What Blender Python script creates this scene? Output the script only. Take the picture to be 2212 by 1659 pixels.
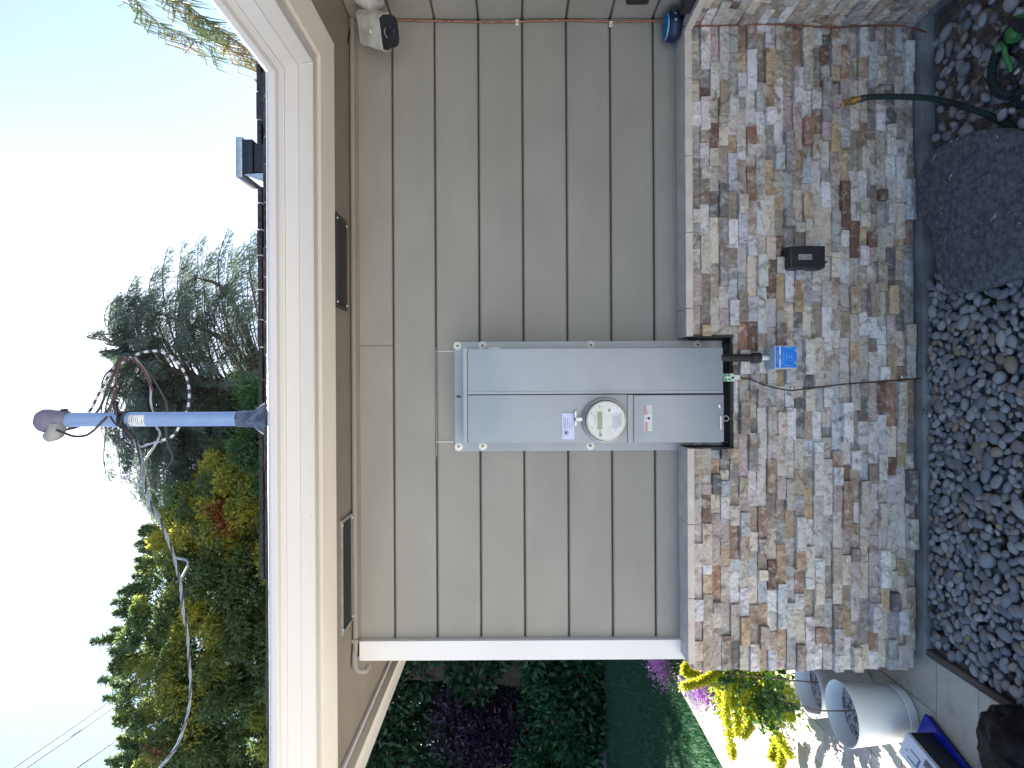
import bpy, bmesh, math, random
import numpy as np
from mathutils import Vector, Matrix, noise as mnoise
random.seed(11); RNG = np.random.default_rng(11)
R = math.radians
for o in list(bpy.data.objects): bpy.data.objects.remove(o)
S = bpy.context.scene
COL = S.collection

# ------------------------------------------------------------------ camera, sky, sun, exposure
F = 1250.0; EYE = 1.70; DW = 2.44; ROLL = R(0.30)
cam = bpy.data.cameras.new('camera'); cam.sensor_width = 36; cam.lens = F/2212*36
cam.clip_end = 500; cam.clip_start = 0.02
co = bpy.data.objects.new('camera', cam); COL.objects.link(co)
ux, uz = math.cos(ROLL), math.sin(ROLL)          # portrait photo stored on its side: picture-right is down
down = Vector((math.sin(ROLL), 0, -math.cos(ROLL))); right = Vector((math.cos(ROLL), 0, math.sin(ROLL)))
right = Vector((math.cos(ROLL), 0, -math.sin(ROLL))); down = Vector((-math.sin(ROLL), 0, -math.cos(ROLL)))
M = Matrix((down, right, Vector((0, -1, 0)))).transposed().to_4x4()
M.translation = Vector((0, -DW, EYE)); co.matrix_world = M
S.camera = co
EL, AZ = 43.0, -3.4
w = bpy.data.worlds.new('World'); S.world = w; w.use_nodes = True
nt = w.node_tree; nt.nodes.clear()
sky = nt.nodes.new('ShaderNodeTexSky'); sky.sky_type = 'NISHITA'; sky.sun_disc = False
sky.sun_elevation = R(EL); sky.sun_rotation = R(AZ); sky.air_density = 1.0; sky.dust_density = 0.5; sky.ozone_density = 1.0
bg = nt.nodes.new('ShaderNodeBackground'); bg.inputs[1].default_value = 0.054
wo = nt.nodes.new('ShaderNodeOutputWorld')
nt.links.new(sky.outputs[0], bg.inputs[0]); nt.links.new(bg.outputs[0], wo.inputs[0])
sl = bpy.data.lights.new('sun', 'SUN'); sl.energy = 5.0; sl.angle = R(0.53); sl.color = (1, .95, .87)
so = bpy.data.objects.new('sun', sl); COL.objects.link(so)
sdir = Vector((math.sin(R(AZ))*math.cos(R(EL)), math.cos(R(AZ))*math.cos(R(EL)), math.sin(R(EL))))
so.rotation_euler = sdir.to_track_quat('Z', 'Y').to_euler(); so.location = (0, 8, 12)
S.view_settings.view_transform = 'Standard'; S.view_settings.look = 'None'
S.view_settings.exposure = 2.38; S.view_settings.gamma = 1.0; S.view_settings.use_curve_mapping = False
S.render.engine = 'CYCLES'

# ------------------------------------------------------------------ placing helpers (photo measured at 2212 wide)
def UV(x, y):
    du, dv = 829.5-y, 1106.0-x
    c, s = math.cos(ROLL), math.sin(ROLL)
    return du*c-dv*s, du*s+dv*c
# picture axes: du runs to the right vector, dv runs up (-down)
def UV(x, y):
    du, dv = 829.5-y, 1106.0-x
    return du*right.x - dv*down.x, du*right.z - dv*down.z
def W(x, y, Y=0.0):
    U, V = UV(x, y); d = Y+DW
    return Vector((U*d/F, Y, EYE+V*d/F))
def WZ(x, y, Z):
    U, V = UV(x, y); d = (Z-EYE)*F/V
    return Vector((U*d/F, d-DW, Z))

# ------------------------------------------------------------------ materials
def srgb(r, g, b):
    f = lambda c: (c/255/12.92) if c/255 <= .04045 else ((c/255+.055)/1.055)**2.4
    return (f(r), f(g), f(b))
def mat(name, col, col2=None, rough=.6, metal=0.0, scale=20, bump=0.0, bscale=None, stretch=(1,1,1), detail=5,
        lo=.35, hi=.65, spec=.5, speck=None, speck_scale=150, speck_lo=.68, coat=0.0, transl=0.0, emit=None):
    m = bpy.data.materials.new(name); m.use_nodes = True; n = m.node_tree.nodes; l = m.node_tree.links
    b = n['Principled BSDF']; b.inputs['Roughness'].default_value = rough; b.inputs['Metallic'].default_value = metal
    b.inputs['Specular IOR Level'].default_value = spec; b.inputs['Coat Weight'].default_value = coat
    tc = n.new('ShaderNodeTexCoord'); mp = n.new('ShaderNodeMapping'); mp.inputs['Scale'].default_value = stretch
    l.new(tc.outputs['Object'], mp.inputs[0])
    c2 = col2 or tuple(c*.8 for c in col)
    nz = n.new('ShaderNodeTexNoise'); nz.inputs['Scale'].default_value = scale; nz.inputs['Detail'].default_value = detail
    l.new(mp.outputs[0], nz.inputs['Vector'])
    cr = n.new('ShaderNodeMapRange'); cr.inputs[1].default_value = lo; cr.inputs[2].default_value = hi
    l.new(nz.outputs[0], cr.inputs[0])
    mx = n.new('ShaderNodeMix'); mx.data_type = 'RGBA'; mx.inputs[6].default_value = (*col, 1); mx.inputs[7].default_value = (*c2, 1)
    l.new(cr.outputs[0], mx.inputs[0]); out = mx.outputs[2]
    if speck:
        n2 = n.new('ShaderNodeTexNoise'); n2.inputs['Scale'].default_value = speck_scale; n2.inputs['Detail'].default_value = 2
        l.new(mp.outputs[0], n2.inputs['Vector'])
        c3 = n.new('ShaderNodeMapRange'); c3.inputs[1].default_value = speck_lo; c3.inputs[2].default_value = speck_lo+.03
        l.new(n2.outputs[0], c3.inputs[0])
        m2 = n.new('ShaderNodeMix'); m2.data_type = 'RGBA'; m2.inputs[7].default_value = (*speck, 1)
        l.new(c3.outputs[0], m2.inputs[0]); l.new(out, m2.inputs[6]); out = m2.outputs[2]
    l.new(out, b.inputs['Base Color'])
    if bump:
        n4 = n.new('ShaderNodeTexNoise'); n4.inputs['Scale'].default_value = bscale or scale*2; n4.inputs['Detail'].default_value = 6
        l.new(mp.outputs[0], n4.inputs['Vector'])
        bp = n.new('ShaderNodeBump'); bp.inputs['Strength'].default_value = 1; bp.inputs['Distance'].default_value = bump
        l.new(n4.outputs[0], bp.inputs['Height']); l.new(bp.outputs[0], b.inputs['Normal'])
    return m
def leafmat(name, c1, c2, c3=None, transl=.45, rough=.5, nscale=1.0, c3lo=.62):
    m = bpy.data.materials.new(name); m.use_nodes = True; n = m.node_tree.nodes; l = m.node_tree.links
    n.remove(n['Principled BSDF']); o = n['Material Output']
    g = n.new('ShaderNodeNewGeometry'); tc = n.new('ShaderNodeTexCoord')
    mx = n.new('ShaderNodeMix'); mx.data_type = 'RGBA'; mx.inputs[6].default_value = (*c1, 1); mx.inputs[7].default_value = (*c2, 1)
    l.new(g.outputs['Random Per Island'], mx.inputs[0]); out = mx.outputs[2]
    if c3:
        nz = n.new('ShaderNodeTexNoise'); nz.inputs['Scale'].default_value = nscale; l.new(tc.outputs['Object'], nz.inputs['Vector'])
        r = n.new('ShaderNodeMapRange'); r.inputs[1].default_value = c3lo; r.inputs[2].default_value = c3lo+.08; l.new(nz.outputs[0], r.inputs[0])
        m2 = n.new('ShaderNodeMix'); m2.data_type = 'RGBA'; m2.inputs[7].default_value = (*c3, 1)
        l.new(r.outputs[0], m2.inputs[0]); l.new(out, m2.inputs[6]); out = m2.outputs[2]
    d = n.new('ShaderNodeBsdfPrincipled'); d.inputs['Roughness'].default_value = rough
    t = n.new('ShaderNodeBsdfTranslucent'); ms = n.new('ShaderNodeMixShader'); ms.inputs[0].default_value = transl
    l.new(out, d.inputs['Base Color']); l.new(out, t.inputs[0]); l.new(d.outputs[0], ms.inputs[1]); l.new(t.outputs[0], ms.inputs[2])
    l.new(ms.outputs[0], o.inputs[0]); return m
def tintmat(name, scale=25, rough=.75, bump=.0025, bscale=60, dirt=(.10,.085,.07), vein=(.62,.58,.54), amount=.5, rust=None):
    """colour comes from each piece's own 'tint', broken up by veins and mottling"""
    m = bpy.data.materials.new(name); m.use_nodes = True; n = m.node_tree.nodes; l = m.node_tree.links
    b = n['Principled BSDF']; b.inputs['Roughness'].default_value = rough
    at = n.new('ShaderNodeAttribute'); at.attribute_name = 'tint'; tc = n.new('ShaderNodeTexCoord')
    def nz(sc, det=4, dist=0.0):
        q = n.new('ShaderNodeTexNoise'); q.inputs['Scale'].default_value = sc; q.inputs['Detail'].default_value = det; q.inputs['Distortion'].default_value = dist
        l.new(tc.outputs['Object'], q.inputs['Vector']); return q.outputs[0]
    def rng(s, a, c, o0=0, o1=1):
        q = n.new('ShaderNodeMapRange'); q.inputs[1].default_value = a; q.inputs[2].default_value = c; q.inputs[3].default_value = o0; q.inputs[4].default_value = o1
        l.new(s, q.inputs[0]); return q.outputs[0]
    def mix(fac, a, c):
        q = n.new('ShaderNodeMix'); q.data_type = 'RGBA'; l.new(fac, q.inputs[0]); l.new(a, q.inputs[6])
        if isinstance(c, tuple): q.inputs[7].default_value = (*c, 1)
        else: l.new(c, q.inputs[7])
        return q.outputs[2]
    c = at.outputs[0]
    c = mix(rng(nz(scale, 6, .6), .5, .8, 0, amount), c, vein)
    c = mix(rng(nz(scale*.7, 5, 1.0), .52, .75, 0, amount), c, dirt)
    if rust: c = mix(rng(nz(scale*.45, 5, 1.5), .60, .68, 0, .65), c, rust)
    l.new(c, b.inputs['Base Color'])
    bp = n.new('ShaderNodeBump'); bp.inputs['Distance'].default_value = bump; bp.inputs['Strength'].default_value = 1
    l.new(nz(bscale, 8), bp.inputs['Height']); l.new(bp.outputs[0], b.inputs['Normal'])
    return m

M_ = {}
M_['siding'] = mat('siding_paint', (.298,.284,.258), (.264,.252,.230), rough=.62, scale=5, bump=.0014, bscale=120, stretch=(.5,1,1))
M_['soffit'] = mat('soffit_paint', (.25,.22,.18), (.21,.185,.155), rough=.7, scale=4, bump=.0006, bscale=120)
M_['white'] = mat('white_trim_paint', (.72,.71,.72), (.66,.65,.66), rough=.45, scale=2.2, bump=.0002, bscale=60)
M_['gutter'] = mat('gutter_enamel', (.62,.60,.60), (.56,.545,.54), rough=.38, scale=1.6, stretch=(.3,1,1), speck=(.35,.32,.3), speck_scale=60, speck_lo=.76)
M_['cream'] = mat('cream_trim_paint', (.70,.66,.60), (.63,.59,.53), rough=.6, scale=5, stretch=(.3,1,1), bump=.0006, bscale=60)
M_['shingle'] = mat('roof_shingle', (.03,.028,.03), (.075,.07,.068), rough=.95, scale=40, bump=.004, bscale=120)
M_['capst'] = mat('travertine_cap', (.66,.60,.54), (.56,.50,.45), rough=.75, scale=14, bump=.0012, bscale=70, speck=(.2,.16,.13), speck_scale=90, speck_lo=.72)
M_['stone'] = tintmat('ledger_stone', scale=30, bump=.012, bscale=70, amount=.8, rust=(.25,.15,.095), dirt=(.16,.12,.095), vein=(.74,.70,.67))
M_['backer'] = mat('mortar_backer', (.10,.09,.08), rough=.95, scale=30)
M_['footing'] = mat('concrete_footing', (.30,.30,.30), (.15,.155,.15), rough=.9, scale=7, bump=.002, bscale=50, speck=(.08,.06,.05), speck_scale=25, speck_lo=.72)
M_['panel'] = mat('panel_grey_enamel', (.33,.36,.40), (.29,.32,.36), rough=.36, scale=5, metal=.15, bump=.00025, bscale=220)
M_['panel_dark'] = mat('panel_recess', (.035,.035,.038), rough=.6, scale=8)
M_['metal'] = mat('galvanised_metal', (.55,.57,.60), (.42,.44,.47), rough=.38, metal=.9, scale=30)
M_['mast'] = mat('mast_galvanised_hazed', (.38,.48,.68), (.32,.42,.60), rough=.42, metal=.6, scale=12)  # blue of sky reflection and flare haze put into the base colour
M_['black'] = mat('black_plastic', (.010,.011,.016), (.018,.019,.026), rough=.42, scale=20)
M_['blackr'] = mat('black_rubber', (.02,.02,.022), rough=.6, scale=40)
M_['washer'] = mat('white_washer', (.80,.79,.72), (.7,.69,.62), rough=.5, scale=60)
M_['caulk'] = mat('caulk', (.70,.71,.72), (.5,.5,.5), rough=.5, scale=50)
M_['glass'] = mat('meter_cover_rim', (.55,.56,.50), rough=.12, scale=5, coat=1)
M_['meterface'] = mat('meter_face', (.64,.66,.61), (.58,.60,.56), rough=.4, scale=20, coat=.6)
M_['lcd'] = mat('meter_display', (.34,.38,.26), rough=.25, scale=30)
M_['ink'] = mat('ink_black', (.05,.05,.055), rough=.6)
M_['inkg'] = mat('ink_grey', (.30,.30,.30), rough=.6)
M_['paper'] = mat('white_label', (.78,.78,.80), rough=.5)
M_['tag'] = mat('lavender_tag', (.62,.64,.86), (.55,.58,.82), rough=.5)
M_['red'] = mat('red_label_print', (.55,.04,.05), rough=.5)
M_['blue'] = mat('blue_label', (.006,.22,.82), (.005,.19,.76), rough=.35)
M_['lblue'] = mat('light_blue_print', (.25,.55,.90), rough=.4)
M_['boxgrey'] = mat('surge_box_plastic', (.50,.55,.66), (.46,.50,.6), rough=.4)
M_['copper'] = mat('copper_braid', (.17,.065,.045), (.42,.21,.15), rough=.5, metal=.5, scale=160, lo=.45, hi=.6)
M_['brass'] = mat('brass', (.62,.42,.16), (.5,.33,.12), rough=.3, metal=1, scale=60)
M_['wire'] = mat('brown_wire', (.05,.02,.015), rough=.5)
M_['green'] = mat('green_plastic', (.035,.17,.045), (.028,.14,.036), rough=.4)
M_['hose'] = None
M_['camw'] = mat('camera_white', (.66,.66,.66), (.45,.44,.42), rough=.45, scale=18)
M_['navy'] = mat('speaker_navy', (.012,.022,.075), rough=.45)
M_['bluefab'] = mat('speaker_fabric', (.02,.16,.36), (.03,.22,.45), rough=.9, scale=90, bump=.0005, bscale=400)
M_['clamp'] = mat('green_white_clamp', (.65,.72,.66), (.12,.38,.20), rough=.5, scale=70, lo=.48, hi=.54)
M_['peb'] = tintmat('river_pebble', scale=22, rough=.6, bump=.0006, bscale=140, dirt=(.09,.09,.09), vein=(.36,.36,.36), amount=.35)
M_['step'] = mat('cast_stepping_stone', (.055,.062,.078), (.14,.15,.17), rough=.85, scale=60, bump=.003, bscale=110, speck=(.42,.42,.40), speck_scale=42, speck_lo=.70)
M_['soil'] = mat('soil', (.075,.06,.05), (.17,.145,.125), rough=1, scale=25, bump=.006, bscale=60)
M_['ground'] = mat('ground_concrete', (.50,.47,.43), (.43,.41,.37), rough=.95, scale=3)
M_['bark'] = mat('bark', (.075,.065,.058), (.04,.033,.03), rough=.95, scale=5, stretch=(3,3,.6), bump=.02, bscale=10)
M_['wood'] = mat('edging_wood', (.07,.05,.04), (.14,.11,.09), rough=.9, scale=12, stretch=(2,.3,2), bump=.003, bscale=40)
M_['trav'] = tintmat('travertine_tile', scale=14, rough=.6, bump=.0012, bscale=60, dirt=(.36,.31,.26), vein=(.66,.62,.55), amount=.6)
M_['grout'] = mat('grout', (.36,.34,.31), rough=.95, scale=40)
M_['pot'] = mat('white_planter', (.86,.85,.83), (.83,.82,.80), rough=.4, scale=6)
M_['potgravel'] = mat('pot_gravel', (.10,.10,.10), (.5,.5,.5), rough=.9, scale=70, bump=.006, bscale=80, lo=.42, hi=.58)
M_['bluecard'] = mat('blue_card', (.005,.02,.45), (.004,.016,.36), rough=.35, scale=6)
M_['carton'] = mat('white_carton', (.66,.70,.78), (.62,.66,.74), rough=.5)
M_['bag'] = mat('black_bag_film', (.006,.006,.008), rough=.38, scale=8, bump=.003, bscale=22, spec=.12)
M_['stem'] = mat('woody_stem', (.20,.15,.12), rough=.9, scale=40)
M_['lawn'] = mat('lawn_turf', (.018,.075,.028), (.012,.05,.02), rough=1, scale=6, bump=.02, bscale=50)
M_['grass'] = leafmat('grass_blade', (.02,.085,.03), (.035,.12,.045), transl=.3)
M_['cable'] = mat('aluminium_cable', (.42,.45,.50), (.2,.22,.25), rough=.45, metal=.5, scale=60)
M_['cableb'] = mat('black_cable', (.035,.035,.04), rough=.5)
M_['house2'] = mat('ochre_stucco', (.42,.30,.08), (.36,.26,.08), rough=.9, scale=3)
M_['copperw'] = M_['copper']

def stripe_mat(name, c1, c2, scale, axis_noise=False, thr=.5, rough=.6, metal=0):
    """bands along the tube, from the length coordinate stored on the mesh"""
    m = bpy.data.materials.new(name); m.use_nodes = True; n = m.node_tree.nodes; l = m.node_tree.links
    b = n['Principled BSDF']; b.inputs['Roughness'].default_value = rough; b.inputs['Metallic'].default_value = metal
    at = n.new('ShaderNodeAttribute'); at.attribute_name = 'along'
    mu = n.new('ShaderNodeMath'); mu.operation = 'MULTIPLY'; mu.inputs[1].default_value = scale; l.new(at.outputs['Fac'], mu.inputs[0])
    fr = n.new('ShaderNodeMath'); fr.operation = 'FRACT'; l.new(mu.outputs[0], fr.inputs[0])
    gt = n.new('ShaderNodeMath'); gt.operation = 'GREATER_THAN'; gt.inputs[1].default_value = thr; l.new(fr.outputs[0], gt.inputs[0])
    mx = n.new('ShaderNodeMix'); mx.data_type = 'RGBA'; mx.inputs[6].default_value = (*c1, 1); mx.inputs[7].default_value = (*c2, 1)
    l.new(gt.outputs[0], mx.inputs[0]); l.new(mx.outputs[2], b.inputs['Base Color'])
    return m
M_['hose'] = stripe_mat('woven_hose', (.005,.008,.009), (.012,.042,.030), 85, thr=.52, rough=.8)
M_['striped'] = stripe_mat('striped_conductor', (.04,.04,.045), (.55,.56,.6), 26, thr=.5, rough=.5)

# ------------------------------------------------------------------ mesh helpers
class MB:
    def __init__(s): s.v = []; s.f = []; s.mi = []; s.tint = None; s.t = []; s.al = []
    def add(s, vs, fs, mi=0, tint=None, along=None):
        k = len(s.v); s.v += [tuple(p) for p in vs]; s.f += [tuple(i+k for i in q) for q in fs]; s.mi += [mi]*len(fs)
        s.t += [tint or (0.5,.5,.5)]*len(vs); s.al += list(along) if along is not None else [0.0]*len(vs)
        return s
    def box(s, x0, x1, y0, y1, z0, z1, mi=0, c=0.0, tint=None):
        vs, fs = box_vf(x0, x1, y0, y1, z0, z1, c); return s.add(vs, fs, mi, tint)
    def tube(s, pts, r, n=8, mi=0, caps=True, smooth_path=0):
        vs, fs, al = tube_vf(pts, r, n, caps, smooth_path); return s.add(vs, fs, mi, None, al)
    def lathe(s, prof, c, axis='Z', n=28, mi=0):
        vs, fs = lathe_vf(prof, c, axis, n); return s.add(vs, fs, mi)
def box_vf(x0, x1, y0, y1, z0, z1, c=0.0):
    x0, x1 = min(x0,x1), max(x0,x1); y0, y1 = min(y0,y1), max(y0,y1); z0, z1 = min(z0,z1), max(z0,z1)
    if c <= 0:
        vs = [(x, y, z) for x in (x0,x1) for y in (y0,y1) for z in (z0,z1)]
        return vs, [(0,1,3,2),(4,6,7,5),(0,4,5,1),(2,3,7,6),(0,2,6,4),(1,5,7,3)]
    c = min(c, (x1-x0)/2.01, (y1-y0)/2.01, (z1-z0)/2.01)
    bm = bmesh.new(); bmesh.ops.create_cube(bm, size=1)
    for v in bm.verts: v.co = Vector(((x0+x1)/2+v.co.x*(x1-x0), (y0+y1)/2+v.co.y*(y1-y0), (z0+z1)/2+v.co.z*(z1-z0)))
    bmesh.ops.bevel(bm, geom=bm.edges[:], offset=c, segments=2, profile=.7, affect='EDGES')
    bm.verts.ensure_lookup_table()
    vs = [tuple(v.co) for v in bm.verts]; fs = [tuple(v.index for v in f.verts) for f in bm.faces]; bm.free()
    return vs, fs
def catmull(pts, k):
    P = [Vector(p) for p in pts]
    if k <= 0 or len(P) < 3: return P
    Q = [P[0]*2-P[1]]+P+[P[-1]*2-P[-2]]; out = []
    for i in range(1, len(Q)-2):
        for j in range(k):
            t = j/k; a, b, c, d = Q[i-1], Q[i], Q[i+1], Q[i+2]
            out.append(.5*((2*b)+(c-a)*t+(2*a-5*b+4*c-d)*t*t+(3*b-a-3*c+d)*t**3))
    out.append(P[-1]); return out
def tube_vf(pts, r, n=8, caps=True, sp=0):
    P = catmull(pts, sp); m = len(P)
    if isinstance(r, (int, float)): rr = [r]*m
    else: rr = list(np.interp(np.linspace(0, 1, m), np.linspace(0, 1, len(r)), r))
    vs = []; fs = []; al = []; L = 0; up = None
    for i, p in enumerate(P):
        t = (P[min(i+1, m-1)]-P[max(i-1, 0)]).normalized()
        if up is None:
            up = Vector((0,0,1)) if abs(t.z) < .9 else Vector((1,0,0))
        a = (up-t*up.dot(t)).normalized(); up = a; b = t.cross(a)
        if i: L += (p-P[i-1]).length
        for j in range(n):
            q = 2*math.pi*j/n; vs.append(p+(a*math.cos(q)+b*math.sin(q))*rr[i]); al.append(L)
    for i in range(m-1):
        for j in range(n):
            fs.append((i*n+j, i*n+(j+1)%n, (i+1)*n+(j+1)%n, (i+1)*n+j))
    if caps: fs += [tuple(range(n))[::-1], tuple((m-1)*n+j for j in range(n))]
    return vs, fs, al
def lathe_vf(prof, c, axis='Z', n=28):
    """prof: (radius, offset along the axis)"""
    c = Vector(c); vs = []; fs = []
    if isinstance(axis, str): ax = {'Z': Vector((0,0,1)), 'Y': Vector((0,-1,0)), 'X': Vector((-1,0,0))}[axis]
    else: ax = Vector(axis).normalized()
    a = ax.orthogonal().normalized(); b = ax.cross(a)
    for r, h in prof:
        for j in range(n):
            q = 2*math.pi*j/n; vs.append(c+ax*h+(a*math.cos(q)+b*math.sin(q))*max(r, 1e-5))
    for i in range(len(prof)-1):
        for j in range(n): fs.append((i*n+j, i*n+(j+1)%n, (i+1)*n+(j+1)%n, (i+1)*n+j))
    fs += [tuple(range(n))[::-1], tuple((len(prof)-1)*n+j for j in range(n))]
    return vs, fs
def root_of(p):
    while p.parent: p = p.parent
    return p
def build(mb, name, mats, parent=None, origin=None, smooth=False, fixn=True):
    me = bpy.data.meshes.new(name)
    off = root_of(parent).location if parent else Vector(origin or (0,0,0))
    A = np.array(mb.v, dtype=np.float64)-np.array(off)
    me.from_pydata(A.tolist(), [], mb.f)
    if not isinstance(mats, (list, tuple)): mats = [mats]
    for m in mats: me.materials.append(m)
    if len(mats) > 1: me.polygons.foreach_set('material_index', mb.mi)
    if any(t != (.5,.5,.5) for t in mb.t[:1]+mb.t[-1:]):
        ca = me.color_attributes.new('tint', 'FLOAT_COLOR', 'POINT')
        ca.data.foreach_set('color', np.c_[np.array(mb.t), np.ones(len(mb.t))].astype(np.float32).ravel())
    if any(mb.al):
        at = me.attributes.new('along', 'FLOAT', 'POINT'); at.data.foreach_set('value', np.array(mb.al, dtype=np.float32))
    if fixn:
        bm = bmesh.new(); bm.from_mesh(me); bmesh.ops.recalc_face_normals(bm, faces=bm.faces[:]); bm.to_mesh(me); bm.free()
    if smooth:
        me.polygons.foreach_set('use_smooth', [True]*len(me.polygons))
        if smooth != 'all': me.set_sharp_from_angle(angle=R(38))
    me.update()
    o = bpy.data.objects.new(name, me); COL.objects.link(o)
    if parent: o.parent = parent
    else: o.location = off
    return o
def quick_mesh(name, V, Fc, m, parent=None, origin=(0,0,0), smooth=False):
    """numpy arrays: V (n,3), Fc (k,3|4)"""
    me = bpy.data.meshes.new(name); off = root_of(parent).location if parent else Vector(origin)
    V = V-np.array(off); nv, nf, k = len(V), len(Fc), Fc.shape[1]
    me.vertices.add(nv); me.vertices.foreach_set('co', V.astype(np.float32).ravel())
    me.loops.add(nf*k); me.loops.foreach_set('vertex_index', Fc.astype(np.int32).ravel())
    me.polygons.add(nf); me.polygons.foreach_set('loop_start', np.arange(0, nf*k, k, dtype=np.int32))
    try: me.polygons.foreach_set('loop_total', np.full(nf, k, dtype=np.int32))
    except Exception: pass
    me.materials.append(m); me.update(calc_edges=True)
    if smooth: me.polygons.foreach_set('use_smooth', [True]*nf)
    o = bpy.data.objects.new(name, me); COL.objects.link(o)
    if parent: o.parent = parent
    else: o.location = off
    return o
def thing(name, label, cat, loc=(0,0,0), group=None):
    o = bpy.data.objects.new(name, None); o.empty_display_size = .05; COL.objects.link(o); o.location = loc
    o['label'] = label; o['category'] = cat
    if group: o['group'] = group
    return o
def tag(o, label, cat, group=None):
    o['label'] = label; o['category'] = cat
    if group: o['group'] = group
    return o
def struct(o): o['kind'] = 'structure'; return o
def stuff(o): o['kind'] = 'stuff'; return o
def B(*a, **k): return MB().box(*a, **k)
def pbox(x0, y0, x1, y1, Yf, depth, c=0.0, mb=None, mi=0):
    """box whose front (facing the camera) shows between the measured corners"""
    a, b = W(x0, y0, Yf), W(x1, y1, Yf)
    return (mb or MB()).box(a.x, b.x, Yf, Yf+depth, a.z, b.z, mi, c)

# ================================================================== SETTING
struct(build(B(-60, 60, -60, 90, -.3, -.06), 'ground', M_['ground']))
# --- lawn
XL = -3.05
struct(build(B(-30, XL, .0, 8.4, -.059, -.03), 'lawn', M_['lawn']))
n = 42000
px = XL-.02-RNG.random(n)**1.3*7; py = 1.2+RNG.random(n)*6.9; hgt = .03+RNG.random(n)*.035
an = RNG.random(n)*6.28; dx = np.cos(an)*.006; dy = np.sin(an)*.006; lx = RNG.normal(0, .014, n); ly = RNG.normal(0, .014, n)
V = np.stack([np.c_[px-dx, py-dy, np.full(n, -.03)], np.c_[px+dx, py+dy, np.full(n, -.03)], np.c_[px+lx, py+ly, -.03+hgt]], 1).reshape(-1, 3)
lg = tag(stuff(quick_mesh('grass', V, np.arange(n*3).reshape(-1, 3), M_['grass'])), 'short green grass covering the shaded lawn', 'grass')

# --- house
house = thing('house', 'taupe sided house corner with white gutters and stacked stone base', 'house', (0,0,0))
XC, XE = 1.537, -1.162
ZS = 2.375                                               # soffit
fw = build(B(XE+.01, XC+.15, .016, .15, 0.02, ZS+.15).box(XE+.01, XE+.15, .15, 6.0, 0.02, ZS+.15), 'front_wall', M_['backer'], house)
sw = build(B(XC+.016, XC+.15, -2.6, .016, 0.02, ZS+.15), 'side_wall', M_['backer'], house)
zg = [EYE+(1106-x)*DW/F for x in (850, 942, 1036.5, 1131.5, 1226.5, 1321.5, 1414.5)]
zr = [ZS]+zg+[.95]
G = .0034
for i in range(8):
    z1, z0 = zr[i]-G, zr[i+1]+G
    segs = [(-1.084, XC)]
    if i == 0: segs = [(-1.084, W(810,747).x-.001), (W(810,747).x+.001, XC)]
    if i == 4: segs = [(-1.084, .0), (.003, XC)]
    for a, b in segs:
        mb = MB()
        # board with a soft rounded lower edge and thin shadow gap
        prof = [(.016, z0), (.006, z0), (.002, z0+.003), (0, z0+.008), (0, z1-.006), (.004, z1-.0005), (.016, z1)]
        vs = [(a, y, z) for y, z in prof]+[(b, y, z) for y, z in prof]; k = len(prof)
        fs = [(j, j+1, k+j+1, k+j) for j in range(k-1)]+[tuple(range(k))[::-1], tuple(range(k, 2*k))]
        mb.add(vs, fs); build(mb, 'siding_plank', M_['siding'], fw)
    vs = [(XC+y, -.002, z) for y, z in prof]+[(XC+y, -2.6, z) for y, z in prof]
    build(MB().add(vs, fs), 'siding_plank', M_['siding'], sw)
# corner board
build(pbox(776, 1385.5, 1487, 1424, -.024, .05, c=.003), 'corner_board', M_['white'], house)
# soffit
p1, p2 = .24, .336
sof = build(B(-1.51, XC+.1, -p1, .9, ZS, ZS+.03).box(XC-p1, XC+.1, -2.6, -p1, ZS, ZS+.03).box(-1.51, XE, .9, 4.5, ZS, ZS+.03), 'soffit', M_['soffit'], house)
# fascia underside boards (cream) and K-style gutter, mitred at the inside corner
def run(prof, name, m, x_end=-1.66, y_end=-2.6, parent=house):
    """profile of (distance from wall, height) swept along the front eave and round the inside corner"""
    k = len(prof); vs = [(x_end, -p, z) for p, z in prof]+[(XC-p, -p, z) for p, z in prof]+[(XC-p, y_end, z) for p, z in prof]
    fs = []
    for s in (0, k):
        fs += [(s+j, s+(j+1) % k, s+k+(j+1) % k, s+k+j) for j in range(k)]
    fs += [tuple(range(k))[::-1], tuple(range(2*k, 3*k))]
    return build(MB().add(vs, fs), name, m, parent)
run([(p1, ZS-.004), (p1, ZS+.12), (p2+.004, ZS+.12), (p2+.004, ZS+.014), (p1+.003, ZS-.006)], 'fascia_board', M_['cream'])
gp = [(.342, 2.53), (.342, 2.402), (.396, 2.397), (.400, 2.401), (.4235, 2.438), (.4275, 2.4385), (.4295, 2.443), (.4455, 2.478),
      (.4500, 2.4785), (.4520, 2.483), (.4600, 2.4935), (.4740, 2.499), (.4760, 2.503), (.4770, 2.519), (.4750, 2.526), (.4640, 2.526), (.4630, 2.519), (.456, 2.498), (.40, 2.41), (.350, 2.41), (.350, 2.53)]
gut = run(gp, 'gutter', M_['gutter'])
run([(.4735, 2.5275), (.399, 2.559), (.399, 2.563), (.4735, 2.5305)], 'gutter_guard', mat('guard_mesh', (.75,.75,.76), (.5,.5,.5), rough=.35, metal=.3, scale=60), parent=gut)
# mitre strip and hanger screws at the corner
mb = MB()
mb.tube([(XC-.405, -.405, 2.399), (XC-.428, -.428, 2.447), (XC-.452, -.452, 2.487), (XC-.476, -.476, 2.522)], .0035, 6)
build(mb, 'mitre_seam', M_['caulk'], gut)
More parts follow.
